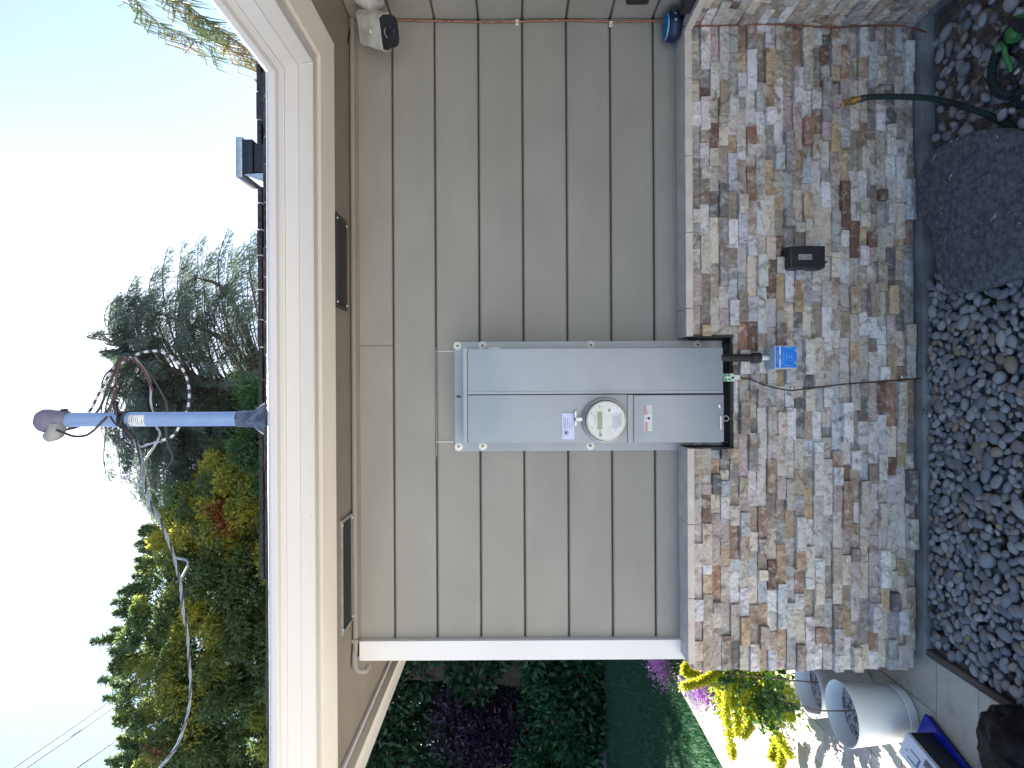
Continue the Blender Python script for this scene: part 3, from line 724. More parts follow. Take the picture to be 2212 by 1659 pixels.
# --- conduit and surge box
PY = -.140
sb = thing('surge_protector', 'grey box with bright blue label hanging on black pipe below panel', 'surge protector', W(1690, 772, PY))
a, b = W(1562, 773, PY), W(1626, 773, PY)
build(MB().tube([a+Vector((0,0,.01)), b], .0155, 16), 'pipe', M_['blackr'], sb, smooth=True)
a, b = W(1622, 773, PY), W(1642, 773, PY)
build(MB().lathe([(.020, 0), (.021, .004), (.021, .030), (.0185, .036)], b, 'Z', 18), 'coupling', M_['blackr'], sb, smooth=True)
a, b = W(1641, 773, PY), W(1668, 773, PY)
build(MB().lathe([(.0105, 0), (.0105, (a-b).length)], b, 'Z', 18), 'nipple', mat('bright_nipple', (.80,.80,.74), (.6,.6,.56), rough=.3, metal=.3), sb, smooth=True)
b = W(1668, 773, PY)
build(MB().lathe([(.020, -.003), (.020, .006), (.016, .009)], b, 'Z', 6), 'lock_nut', M_['blackr'], sb)
SY = -.195
a, b = W(1673.5, 746.5, SY), W(1722.5, 797, SY); SB1 = b
bod = build(B(a.x, b.x, SY, -.112, b.z, a.z, c=.004), 'body', M_['boxgrey'], sb, smooth=True)
lb = build(pbox(1675.5, 748.8, 1721, 794, SY-.0006, .0005), 'label', M_['blue'], bod)
k_ = lambda x, y: (1634.9+x*.0496, 729.6+y*.0496)            # close-up coordinates of the label
def lab2(x0, y0, x1, y1, mb, l=.0009):
    p, q = k_(x0, y0), k_(x1, y1); return pbox(p[0], p[1], q[0], q[1], SY-l, .0003, mb=mb)
mb = MB(); lab2(975, 375, 1048, 1290, mb); build(mb, 'cream_band', M_['washer'], bod)
mb = MB(); lab2(985, 735, 1035, 940, mb, .0013); build(mb, 'band_window', M_['inkg'], bod)
mb = MB()
def letters(x0, x1, y0, y1, gap=14):
    y_ = y0
    while y_ < y1:
        l_ = random.randint(28, 46); lab2(x0, y_, x0+12, y_+l_, mb)
        if random.random() < .7: lab2(x1-12, y_, x1, y_+l_, mb)
        if random.random() < .8: lab2(x0+12, y_, x1-12, y_+10, mb)
        if random.random() < .6: lab2((x0+x1)/2-5, y_+10, (x0+x1)/2+5, y_+l_, mb)
        y_ += l_+gap
letters(878, 935, 550, 1130); letters(1125, 1205, 545, 1140); letters(1280, 1315, 650, 1015, 8)
lab2(1125, 440, 1570, 456, mb); lab2(1150, 1205, 1590, 1222, mb); lab2(1240, 400, 1440, 416, mb); lab2(1290, 1250, 1440, 1262, mb)
lab2(1375, 660, 1570, 668, mb); lab2(1375, 988, 1570, 996, mb); lab2(1375, 660, 1383, 996, mb); lab2(1562, 660, 1570, 996, mb)
lab2(1410, 800, 1470, 860, mb); lab2(1500, 750, 1520, 890, mb)
for j in range(6): lab2(1610+j*16, 545-j*18, 1628+j*16, 545+j*18, mb)
lab2(1590, 1050, 1730, 1130, mb); lab2(1640, 1010, 1680, 1165, mb)
build(mb, 'label_lettering', M_['lblue'], bod)

# --- ground clamp and wire
gc = thing('bonding_clamp', 'small green and white grounding clamp at the panel bottom', 'clamp', W(1590, 815, -.12))
build(pbox(1563, 807, 1588, 824, -.130, .03, c=.003), 'terminal_bar', M_['clamp'], gc, smooth=True)
mb = MB()
for x_ in (1568, 1575):
    for y_ in (811.5, 819.5): mb.lathe([(.004, 0), (.003, .002)], W(x_, y_, -.1302), 'Y', 8)
build(mb, 'terminal_screw', M_['green'], gc)
build(MB().lathe([(.0055, 0), (.004, .002)], W(1583, 816, -.1302), 'Y', 12), 'lug_hole', M_['ink'], gc)
build(pbox(1587.5, 810, 1598.5, 820, -.128, .02, c=.002), 'lug', M_['washer'], gc, smooth=True)
pw = [(1597, 815, -.125)]+[(1426.2+a*.3306, 493.7+b*.3306, -.126) for a, b in [(590,985),(670,1020),(760,1043),(852,1059),(960,1047),(1080,1030),(1200,1017),(1310,1008),(1440,1000),(1570,990),(1660,981),(1780,970)]]+[(2018, 812, -.16)]
gw = thing('ground_wire', 'thin dark brown wire running down the stone from the grounding clamp', 'wire', W(2018, 812, -.16))
build(MB().tube([W(*q) for q in pw], .0028, 6), 'wire_run', M_['wire'], gw, smooth=True)
for a, b in [(865,1047),(1582,975)]: build(MB().lathe([(.007, -.01), (.007, .002), (.004, .004)], W(1426.2+a*.3306, 493.7+b*.3306-2, -.130), 'Y', 12), 'nail_clip', M_['metal'], gw, smooth=True)

# --- outlet box
OY = -.175
ob = thing('outlet_box', 'black weatherproof outlet box with clear window on the stone', 'outlet box', W(1784, 555, -.1))
a, b = W(1706, 531, OY+.02), W(1783, 580, OY+.02)
build(B(a.x-.001, b.x+.001, OY+.02, -.085, b.z, a.z+.004, c=.008), 'box_base', M_['black'], ob, smooth=True)
lid = build(pbox(1708, 531, 1783, 578.5, OY, .02, c=.006), 'lid', M_['black'], ob, smooth=True)
build(pbox(1724, 546.5, 1756, 566, OY-.0012, .001, c=.0004), 'window', mat('smoked_window', (.03,.035,.045), rough=.1, coat=1), lid)
rc = build(pbox(1725.3, 548.8, 1754.5, 560.8, OY-.0026, .0012, c=.0005), 'receptacle', mat('cream_receptacle', (.30,.31,.27), rough=.4), lid)
mb = pbox(1730, 555, 1732.6, 557.6, OY-.0032, .0005); pbox(1749.5, 555, 1752.2, 557.4, OY-.0032, .0005, mb=mb); pbox(1743, 552.5, 1747, 553.6, OY-.0032, .0005, mb=mb); pbox(1743, 558.5, 1747, 559.4, OY-.0032, .0005, mb=mb)
build(mb, 'slot', M_['ink'], rc)
mb = pbox(1783, 563, 1786, 568.5, OY+.015, .012, c=.002); pbox(1767, 578.5, 1774, 583, OY+.015, .012, mb=mb, c=.002)
build(mb, 'latch', M_['black'], ob)
build(pbox(1711, 534, 1780, 575.5, OY-.0008, .0007, c=.0003), 'lid_panel', M_['black'], lid)

# --- hose bib + hose
hb = thing('hose_bib', 'brass hose faucet with small pink handle sticking out of the stone', 'faucet', W(1812, 228, -.10))
c0, c1 = W(1822, 222, -.10), W(1828, 221, -.165)
build(MB().tube([c0, c1], .010, 12), 'spout_body', M_['metal'], hb, smooth=True)
build(MB().tube([c1+Vector((0,.012,.004)), W(1838, 219, -.178), W(1852, 215, -.182)], [.012,.013,.011], 14), 'spout', M_['brass'], hb, smooth=True)
build(MB().tube([W(1840, 218.5, -.180), W(1846, 216.5, -.182)], .0165, 8), 'union_nut', M_['brass'], hb)
build(MB().tube([W(1850, 215.5, -.182), W(1857, 214, -.184)], .0125, 12), 'ferrule', M_['brass'], hb, smooth=True)
hc = W(1811, 228, -.185); hr = [hc+Vector((math.sin(t)*.019, math.cos(t)*.006, math.cos(t)*.013)) for t in np.linspace(0, 6.28, 16)]
build(MB().tube(hr, .004, 8, caps=False).tube([hc, c1+Vector((0,.02,.004))], .005, 8), 'handle', mat('pink_handle', (.50,.33,.34), rough=.4), hb, smooth=True)
hs = thing('garden_hose', 'dark green woven garden hose hanging from faucet to a coil on the ground', 'hose', WZ(2190, 130, .03))
hp = [W(1856, 214.5, -.184), W(1862, 212, -.187), W(1885, 209.5, -.19), W(1920, 208.5, -.20), W(1958, 209.5, -.215), W(1995, 211, -.235), W(2027, 216, -.27), W(2060, 223, -.31), WZ(2085, 231, .085), WZ(2115, 241, .06), WZ(2143, 252, .04), WZ(2184, 275, .032), WZ(2230, 290, .03)]
build(MB().tube(hp, .0108, 12, smooth_path=5), 'hose_run', M_['hose'], hs, smooth=True)
build(MB().tube([hp[0]+Vector((0,.002,.004)), hp[1]+(hp[2]-hp[1])*.3], .0125, 12), 'hose_cuff', mat('purple_cuff', (.05,.05,.10), rough=.5), hs, smooth=True)
cc = WZ(2222, 118, .035); cp = []
for i in range(80):
    t = i/80*2*math.pi*2.6+2.6; r_ = .128+.012*math.sin(t*.37)-.010*(i/80); cp.append((cc.x+r_*math.cos(t), cc.y+r_*math.sin(t), .028+.020*(i/80*2.6 % 1)+.02*(i/80)))
build(MB().tube(cp, .0108, 10, smooth_path=2), 'hose_coil', M_['hose'], hs, smooth=True)
build(MB().tube([hp[-2], (hp[-1]+Vector(cp[0]))/2+Vector((0,-.05,0)), Vector(cp[0])], .0106, 10, smooth_path=6), 'hose_link', M_['hose'], hs, smooth=True)
nz_ = thing('spray_nozzle', 'bright green and black spray nozzle lying inside the hose coil', 'nozzle', WZ(2180, 110, .05))
q = lambda zx, zy, Z: WZ((3600+zx/5.12)/1.823, zy/5.12/1.823, Z)
a, b = q(2150, 760, .095), q(2080, 560, .10)
build(MB().tube([q(1990, 800, .075), q(2030, 650, .085), q(2120, 520, .09)], [.020, .026, .021], 16, smooth_path=4), 'head', M_['green'], nz_, smooth=True)
build(MB().tube([q(2020, 480, .09), q(2240, 520, .09)], [.022, .022], 14), 'collar', M_['black'], nz_, smooth=True)
build(MB().tube([q(2050, 400, .085), q(2180, 400, .085), q(2230, 440, .085)], [.016, .017, .016], 14), 'head_ring', M_['green'], nz_, smooth=True)
build(MB().tube([q(2100, 330, .08), q(2190, 170, .08)], [.014, .016], 14), 'tip', mat('grey_tip', (.33,.35,.36), rough=.5), nz_, smooth=True)
build(MB().tube([q(1960, 820, .06), q(1880, 900, .055), q(1820, 960, .05), q(1780, 1020, .045)], [.018, .020, .022, .016], 14, smooth_path=3), 'grip', M_['black'], nz_, smooth=True)
c = q(1730, 965, .078); build(MB().lathe([(.013, 0), (.013, .006), (.009, .008)], c, (0,-.4,.9), 18), 'knob', mat('teal_knob', (.10,.20,.17), rough=.4), nz_, smooth=True)
t_ = [q(1660+160*0, 1080, .07), q(1650, 930, .078), q(1740, 870, .082), q(1830, 940, .08), q(1830, 1060, .076), q(1870, 1200, .068), q(1930, 1340, .06), q(1950, 1450, .055)]
build(MB().tube(t_, [.004, .0045, .0045, .006, .008, .010, .009, .005], 10, smooth_path=4), 'trigger', M_['green'], nz_, smooth=True)
build(MB().tube([q(2050, 1480, .05), q(2150, 1370, .05)], .008, 12), 'connector', M_['metal'], nz_, smooth=True)

# --- copper wire down the corner
cw = thing('copper_wire', 'braided copper wire clipped down the inside corner of the wall', 'wire', W(1990, 66, -.13))
pts = [(768,48,-.02),(776,43.5,-.02),(800,43,-.012),(860,43.5,-.010),(950,45,-.009),(1050,47.5,-.009),(1117,46.5,-.010),(1180,44.5,-.009),(1250,44,-.009),(1320,47,-.010),(1400,45,-.009),(1450,47,-.009),(1466,52,-.012)]
P_ = [W(*q_) for q_ in pts]
build(MB().tube(P_, .0042, 7, smooth_path=4), 'upper_run', M_['copper'], cw, smooth=True)
pts = [(1466,52,-.012),(1481,58,-.128),(1498,58,-.135),(1512,56,-.12),(1575,55.5,-.118),(1649,52,-.118),(1724,55,-.118),(1798,59.5,-.118),(1843,57,-.118),(1932,55,-.12),(1977,62,-.14),(2001,70,-.20)]
build(MB().tube([W(*q_) for q_ in pts], .0036, 7, smooth_path=4), 'lower_run', mat('dull_copper', (.16,.065,.045), (.3,.14,.1), rough=.5, metal=.5, scale=120), cw, smooth=True)
for x_, y_ in ((1117, 47), (1320, 50.5)):
    o = build(pbox(x_-3.5, y_-5.5, x_+3.5, y_+3.5, -.018, .016, c=.002), 'cable_clip', M_['washer'], cw, smooth=True)
    build(MB().lathe([(.003,0),(.002,.002)], W(x_, y_+1.8, -.0182), 'Y', 8), 'nail', M_['ink'], o)

# --- speaker on the ledge
c = W(1480, 58, -.068); c.z = 1.004; c.y = -.068
sp = thing('speaker', 'navy puck shaped speaker with blue fabric top on the corner ledge', 'speaker', c)
build(MB().lathe([(.030, 0), (.048, .006), (.057, .018), (.060, .030), (.056, .044), (.050, .053), (.047, .056)], c, 'Z', 40), 'body', M_['navy'], sp, smooth=True)
build(MB().lathe([(.0475, .0555), (.0475, .0585), (.0455, .0595)], c, 'Z', 40), 'top_ring', M_['lblue'], sp, smooth=True)
build(MB().lathe([(.0450, .058), (.0445, .0605), (.03, .0612)], c, 'Z', 40), 'top_fabric', M_['bluefab'], sp, smooth=True)
for a in (-96, -68, -40):
    d = Vector((math.cos(R(a)), math.sin(R(a)), 0.05)); build(MB().lathe([(.0055, 0), (.005, .0015)], c+d*.0588+Vector((0,0,.030)), d, 14), 'button', mat('button_mint', (.25,.5,.55), rough=.5) if a == -96 else bpy.data.materials['button_mint'], sp)

# --- black things at the right edge
k = build(B(XC-.110, XC-.02, -.36, -.195, 1.0035, 1.045, c=.012), 'phone_case', M_['black'], None, origin=(1.48,-.28,1.003), smooth=True)
tag(k, 'black rounded case lying on the stone ledge behind the speaker', 'case')
k = thing('wall_outlet', 'dark rectangular outlet cover high on the side wall siding', 'outlet', (XC, -.22, 1.2))
z0, z1 = W(1400, 4, -.14).z, W(1352, 4, -.14).z
build(B(XC-.03, XC-.0005, -.26, -.137, z0, z1, c=.004), 'box_body', M_['black'], k, smooth=True)
build(B(XC-.036, XC-.0305, -.255, -.145, z0+.006, z1-.006, c=.002), 'cover_flap', M_['black'], k, smooth=True)

# --- security camera
fc = W(841, 69, -.20); ax = Vector((-.50, -.62, -.60)).normalized()
sc = thing('security_camera', 'white bullet security camera with sun shield under the eave corner', 'security camera', (XC, -.02, 2.3))
back = fc-ax*.15
upv = (Vector((0,0,1))-ax*ax.z).normalized(); rtv = ax.cross(upv)
def lofted(c0, c1, hw, hh, rnd=.5, n=20, grow=1.0):
    vs = []; fs = []
    for c_, g in ((c0, grow), (c1, 1.0)):
        for j in range(n):
            t = 2*math.pi*j/n; cx_, sy_ = math.cos(t), math.sin(t)
            vs.append(c_+rtv*(abs(cx_)**rnd*math.copysign(1, cx_)*hw*g)+upv*(abs(sy_)**rnd*math.copysign(1, sy_)*hh*g))
    for j in range(n): fs.append((j, (j+1) % n, n+(j+1) % n, n+j))
    return vs, fs+[tuple(range(n))[::-1], tuple(range(n, 2*n))]
build(MB().add(*lofted(back, fc-ax*.004, .046, .038, .6)), 'housing', M_['camw'], sc, smooth=True)
build(MB().add(*lofted(fc-ax*.03, fc, .055, .041, .55)), 'front_face', M_['black'], sc, smooth=True)
build(MB().lathe([(.023, 0), (.023, .003), (.020, .004), (.017, .001), (.008, .0005)], fc, ax, 28), 'lens', mat('lens_glass', (.02,.022,.03), rough=.08, coat=1), sc, smooth=True)
# shield: a bent sheet over the top and sides
prof = [(-.060, -.012), (-.061, .032), (-.050, .046), (.050, .046), (.061, .032), (.060, -.004)]
vs = []; n_ = len(prof)
for s_, e in ((-.175, 1), (.020, 1)):
    for th in (0, .0022):
        for a, b in prof: vs.append(fc+ax*(s_ if b > 0 else s_*.9-.02*(s_ > 0))+rtv*(a*(1+th*12))+upv*(b*(1+th*12)))
fs = []
for i in range(n_-1):
    fs += [(i, i+1, 2*n_+i+1, 2*n_+i), (n_+i, 3*n_+i, 3*n_+i+1, n_+i+1), (2*n_+i, 2*n_+i+1, 3*n_+i+1, 3*n_+i), (i, n_+i, n_+i+1, i+1)]
fs += [(0, 2*n_, 3*n_, n_), (n_-1, 2*n_-1, 4*n_-1, 3*n_-1)]
build(MB().add(vs, fs), 'sun_shield', M_['camw'], sc)
build(MB().lathe([(.007,0),(.006,.003)], fc-ax*.06+upv*.0495, upv, 12), 'shield_screw', M_['washer'], sc)
mz = W(800, 8, -.12).z
mc_ = Vector((XC-.001, -.135, mz)); build(MB().lathe([(.058, 0), (.058, .010), (.050, .018), (.040, .022), (.036, .030), (.018, .046)], mc_, 'X', 32), 'mount_base', M_['camw'], sc, smooth=True)
for t in range(6):
    q_ = mc_+Vector((-.0165, math.cos(t*1.047+.3)*.047, math.sin(t*1.047+.3)*.047)); build(MB().lathe([(.0042, 0), (.0035, .002)], q_, 'X', 10), 'mount_hole', M_['ink'], sc)
build(MB().tube([mc_+Vector((-.035,0,0)), (mc_+Vector((-.06,0,0))+back)/2, back+ax*.02], [.022, .020, .024], 14, smooth_path=3), 'ball_joint', M_['camw'], sc, smooth=True)

# --- conduit along the soffit
cd = thing('soffit_conduit', 'taupe painted conduit running along the wall just under the eave', 'conduit', (0, -.018, 2.35))
zc = ZS-.0135
e0 = Vector((XC-.005, -.016, zc)); e1 = Vector((-1.08, -.016, zc))
build(MB().tube([e0, e1, Vector((-1.10, -.020, zc)), Vector((-1.13, -.034, zc)), Vector((-1.160, -.036, zc-.001)), Vector((-1.180, -.036, zc-.008)), Vector((-1.190, -.036, zc-.024)), Vector((-1.192, -.030, zc-.045)), Vector((-1.185, .0, zc-.052))], .0115, 12), 'pipe_run', M_['siding'], cd, smooth=True)
build(B(-1.078, -1.062, -.030, -.001, zc-.015, ZS-.0006, c=.003), 'strap', M_['siding'], cd)
# wall trim strip behind the conduit
build(B(-1.084, XC-.001, -.0085, -.0005, ZS-.034, ZS-.001, c=.001), 'top_trim', M_['soffit'], fw)
ec = thing('cable_stub', 'short dark cable hanging out of the soffit corner with grey clip', 'cable', W(749, 92, -.03))
build(MB().tube([W(757,63,-.02), W(752,85,-.035), W(747,105,-.04), W(745,128,-.045), W(744,155,-.05)], .0045, 7, smooth_path=4), 'cable_run', M_['wire'], ec, smooth=True)
build(MB().lathe([(.007, -.005), (.007, .005)], W(746,127,-.045), (1,0,0), 10), 'cable_clip', M_['washer'], ec)
build(MB().tube([W(742,110,-.06), W(744,152,-.05)], .0012, 5), 'thin_wire', M_['inkg'], ec)

# ================================================================== MAST AND CABLES
MX = W(300, 906, .02).x; MY = .02
ms = thing('service_mast', 'galvanised electric service mast rising through the roof above the panel', 'service mast', (MX, MY, 2.7))
zt = W(118, 906, MY).z
build(MB().tube([(MX, MY, 2.5), (MX, MY, zt)], .0305, 28), 'pipe', M_['mast'], ms, smooth=True)
zb = W(577, 906, MY).z
fl = build(MB().lathe([(.105, -.045), (.085, -.02), (.060, .02), (.036, .055), (.034, .12), (.031, .125)], (MX, MY, zb), 'Z', 28), 'flashing', mat('lead_flashing', (.14,.17,.24), (.07,.08,.11), rough=.6, scale=30, lo=.45, hi=.55), ms, smooth=True)
a = W(133, 906, MY)
hd = MB().lathe([(.033, -.03), (.037, -.012), (.040, .0), (.042, .02), (.049, .045), (.051, .065), (.043, .086), (.028, .100), (.008, .106)], a, (-.10,-.05,1), 24)
wh = build(hd, 'weatherhead', mat('head_cast_with_glow', (.17,.16,.23), (.13,.125,.18), rough=.5), ms, smooth=True)  # purple glow of the glare painted into the head's base colour
build(MB().tube([a+Vector((-.02,-.01,.01)), a+Vector((-.055,-.015,.015)), a+Vector((-.075,-.015,.05))], [.032, .034, .022], 14, smooth_path=3), 'head_insert', M_['inkg'], wh, smooth=True)
build(B(a.x+.028, a.x+.045, MY-.012, MY+.012, a.z-.02, a.z-.004, c=.002), 'head_screw', M_['black'], wh)
# collar clamp and insulator
b = W(270, 906, MY)
build(MB().lathe([(.036, -.014), (.036, .014)], b, 'Z', 20), 'clamp_band', M_['black'], ms, smooth=True)
build(MB().tube([b+Vector((.02,-.035,.01)), b+Vector((.055,-.04,.012)), b+Vector((.075,-.03,.02))], [.008,.009,.012], 8), 'clamp_bolt', M_['black'], ms, smooth=True)
i0 = W(262, 918, MY-.03); i1 = W(290, 948, MY-.03)
build(MB().tube([b+Vector((-.03,-.03,0)), i0, (i0+i1)/2], .010, 8).tube([(i0+i1)/2, i1], [.018,.016], 10), 'insulator', M_['black'], ms, smooth=True)
# sticker on mast
vs = []; fs = []; m_ = 10
for zz in (W(320,906,MY).z, W(287,906,MY).z):
    for j in range(m_+1): t = R(-150+100*j/m_); vs.append((MX+math.cos(t)*.0311, MY+math.sin(t)*.0311, zz))
for j in range(m_): fs.append((j, j+1, m_+1+j+1, m_+1+j))
stk = build(MB().add(vs, fs), 'pipe_sticker', M_['paper'], ms)
mb = MB()
for k_i in range(7):
    z_ = W(291+k_i*4.2, 906, MY).z; h_ = random.uniform(.0012, .003); s0 = -140+random.random()*25; s1 = s0+random.uniform(25, 60); vs = []
    for zz in (z_, z_+h_):
        for j in range(7): t = R(s0+(s1-s0)*j/6); vs.append((MX+math.cos(t)*.0314, MY+math.sin(t)*.0314, zz))
    mb.add(vs, [(j, j+1, 8+j, 7+j) for j in range(6)])
build(mb, 'sticker_print', M_['ink'], stk)
Z2 = lambda a, b, Y: W(a*.3306, 493.7+b*.3306, Y)
wr = thing('mast_wires', 'black and striped conductors looping from the mast head beside the pipe', 'wires', W(330, 790, 0))
def wire(pts, Y, r, m, nm='conductor', par=wr, dY=0):
    P = [Z2(a, b, Y+dY*i/len(pts)) for i, (a, b) in enumerate(pts)]; return build(MB().tube(P, r, 7, smooth_path=5), nm, m, par, smooth=True)
wire([(400,1330),(460,1300),(580,1200),(640,1090),(700,980),(740,920),(790,880),(840,850),(900,820),(960,804),(1020,800),(1080,815),(1130,845),(1175,890),(1200,930),(1225,990),(1237,1060),(1235,1130),(1222,1190),(1190,1260),(1150,1330),(1110,1365),(1020,1395),(930,1420)], .07, .0058, M_['striped'])
wire([(395,1320),(520,1290),(640,1190),(690,1080),(740,960),(770,870),(800,832),(840,822),(900,862),(950,915),(990,960),(1050,1060),(1085,1130),(1095,1200),(1085,1300),(1100,1420),(1130,1480),(1110,1540),(1030,1620),(985,1680)], .05, .0052, M_['cableb'], dY=.02)
wire([(390,1300),(600,1260),(700,1190),(740,1110),(758,1040),(762,960),(775,900),(800,860),(850,850),(900,880),(940,930),(975,1000),(1000,1060)], .02, .0048, mat('dark_red_wire', (.10,.03,.03), rough=.5))
wire([(880,840),(940,920),(975,985),(987,1060),(985,1130),(1000,1200),(1020,1290),(1045,1340),(1010,1420),(950,1510),(932,1560),(950,1650)], .045, .0052, M_['cable'])
wire([(370,1315),(430,1340),(490,1358),(560,1352),(610,1320),(645,1285),(700,1230)], -.045, .0052, M_['cableb'])
wire([(720,1225),(745,1265),(780,1290),(800,1230),(830,1180)], -.04, .004, M_['cableb'])
wire([(880,1350),(895,1400),(925,1425),(1000,1400),(1060,1390)], .0, .004, M_['cable'])
# service drop: three strands twisted together
sd = thing('service_drop', 'twisted aluminium service cable sagging from the mast toward the left', 'cable', W(300, 960, 0))
Z3 = lambda a, b, Y: W(a*.3716, 1042.2+b*.3716, Y)
pth = [W(290, 945, -.01), W(297, 966, .0), W(307, 1000, .01)]+[Z3(a, b, .03+.22*i) for i, (a, b) in enumerate([(838,0),(872,120),(930,230),(975,330),(1010,430),(1045,570),(1058,680),(1068,770),(1090,880),(1100,1050),(1108,1180),(1095,1330),(1060,1450),(1010,1560),(930,1659),(820,1790)])]
C_ = catmull(pth, 10)
for s_ in range(3):
    pts = []; L = 0
    for i, p in enumerate(C_):
        if i: L += (p-C_[i-1]).length
        t = (C_[min(i+1, len(C_)-1)]-C_[max(i-1, 0)]).normalized(); a = t.cross(Vector((0,1,0))).normalized(); b = t.cross(a); k = 1+.25*max(0, (p.y))
        ph = L*26/k+s_*2.094; pts.append(p+(a*math.cos(ph)+b*math.sin(ph))*.0042*k)
    build(MB().tube(pts, [.0038, .0052, .007], 6), 'strand', M_['cable'] if s_ else M_['cableb'], sd, smooth=True)
build(MB().tube([Z3(a, b, 1.2) for a, b in [(1000,415),(1030,440),(1080,450),(1092,480),(1075,520),(1050,565)]], .008, 6, smooth_path=4), 'loose_loop', M_['cable'], sd, smooth=True)
build(MB().tube([Z3(a, b, .6) for a, b in [(870,120),(900,155),(928,190),(925,230)]], .006, 6, smooth_path=4), 'loose_loop', M_['cable'], sd, smooth=True)
# power lines beyond the trees
for (x0, y0, x1, y1, lb_) in [(28,1659,262,1496,'uppermost of the three thin power lines in the sky'), (56,1659,262,1515,'middle one of the three thin power lines in the sky'), (165,1659,275,1580,'lowest of the three thin power lines in the sky')]:
    a, b = W(x0, y0, 18), W(x1, y1, 34); a2 = a+(a-b)*.6; mid = (a+b)/2+Vector((0,0,-.06))
    tag(build(MB().tube([a2, a, mid, b], .034, 6, smooth_path=6), 'power_line', M_['cableb'], None, origin=a, smooth=True), lb_, 'power line', 'power lines crossing the sky')

# ================================================================== POTS, PLANTS, THINGS ON THE PATIO
ZP = .0475
def planter(x, y, label, s=1.0, stem=None):
    t = thing('flower_pot', label, 'flower pot', (x, y, ZP), 'white planters on the patio')
    h, r0, r1 = .258*s, .107*s, .129*s
    build(MB().lathe([(r0-.004, 0), (r0+.001, .004), (r0+.003, .036), (r0, .040)], (x, y, ZP), 'Z', 48), 'saucer', M_['pot'], t, smooth=True)
    prof = [(r0-.006, .041), (r0-.002, .045)]+[(r0+(r1-r0)*k/8, .045+(h-.045)*k/8) for k in range(1, 9)]+[(r1-.001, h+.002), (r1-.004, h+.002), (r1-.006, h-.002), (r0+.004, .15)]
    c = MB().lathe(prof, (x, y, ZP), 'Z', 48); c.f.pop(); c.mi.pop()
    build(c, 'pot_wall', M_['pot'], t, smooth=True)
    build(MB().lathe([(r0-.0, .12), (r1-.011, .190), (r1*.6, .196), (.01, .198)], (x, y, ZP), 'Z', 32), 'gravel_fill', M_['potgravel'], t, smooth=True)
    return t
planter(-1.406, .02, 'nearest white round planter with a bare stick stem, beside wall end')
planter(-1.445, .30, 'white round planter half hidden behind the stone wall corner')
planter(-1.80, .92, 'farthest white planter standing under the yellow flowering plant', .8)
def leafset(name, n, fn, L, Wd, m, parent=None, origin=(0,0,0), droop=.0, tri=False):
    """fn(n)->(centres, directions); pointed leaves as two-triangle blades bent along the middle"""
    C0, D = fn(n); D = D/np.linalg.norm(D, axis=1)[:, None]
    rnd = RNG.normal(0, 1, (len(C0), 3)); S_ = np.cross(D, rnd); S_ /= np.linalg.norm(S_, axis=1)[:, None]
    Nn = np.cross(D, S_); k = len(C0); LL = (L*(.6+.8*RNG.random(k)))[:, None]; WW = (Wd*(.7+.6*RNG.random(k)))[:, None]
    tip = C0+D*LL; tip[:, 2] -= droop*LL[:, 0]; mid = C0+D*LL*.5
    V = np.stack([C0, mid+S_*WW+Nn*WW*.3, tip, mid-S_*WW+Nn*WW*.3], 1).reshape(-1, 3)
    Fc = np.arange(4*k).reshape(-1, 4)
    return quick_mesh(name, V, Fc, m, parent, origin)
# stick plant in the first pot, with small leaves above
lf = leafmat('citrus_leaf', (.03,.10,.02), (.06,.17,.03), transl=.35)
def stick_plant(base, pts, label, nl, spread, leaf=.022):
    t = thing('potted_shrub', label, 'plant', base); build(MB().tube(pts, [.0035, .003, .002], 7, smooth_path=4), 'stem', M_['stem'], t, smooth=True)
    top = Vector(pts[-1]); br = []
    for k in range(9):
        d = Vector((random.uniform(-1,1), random.uniform(-1,1), random.uniform(.0,1))).normalized(); st = Vector(pts[-2]).lerp(top, random.random()); br.append((st, st+d*spread*random.uniform(.5,1)))
    mb = MB()
    for a, b in br: mb.tube([a, (a+b)/2+Vector((0,0,.01)), b], [.0015, .001], 5)
    build(mb, 'twigs', M_['stem'], t)
    def fn(n):
        i = RNG.integers(0, len(br), n); u = .25+.75*RNG.random(n)
        A_ = np.array([br[j][0] for j in i]); B_ = np.array([br[j][1] for j in i]); return A_+(B_-A_)*u[:, None], RNG.normal(0, 1, (n, 3))+[0,0,.1]
    leafset('foliage', nl, fn, leaf, leaf*.32, lf, t)
    return t
b0 = Vector((-1.395, .02, ZP+.17))
stick_plant(b0, [b0, W(1770, 1535, .02), W(1720, 1521, .02), W(1668, 1515, .04)], 'thin bare stick with small green leaves in the nearest white pot', 140, .09)
b1 = Vector((-1.42, .29, ZP+.17))
stick_plant(b1, [b1, W(1690, 1468, .28), W(1640, 1462, .28), W(1585, 1458, .30)], 'slender brown stem with dark green leaves rising from the second pot', 260, .16)
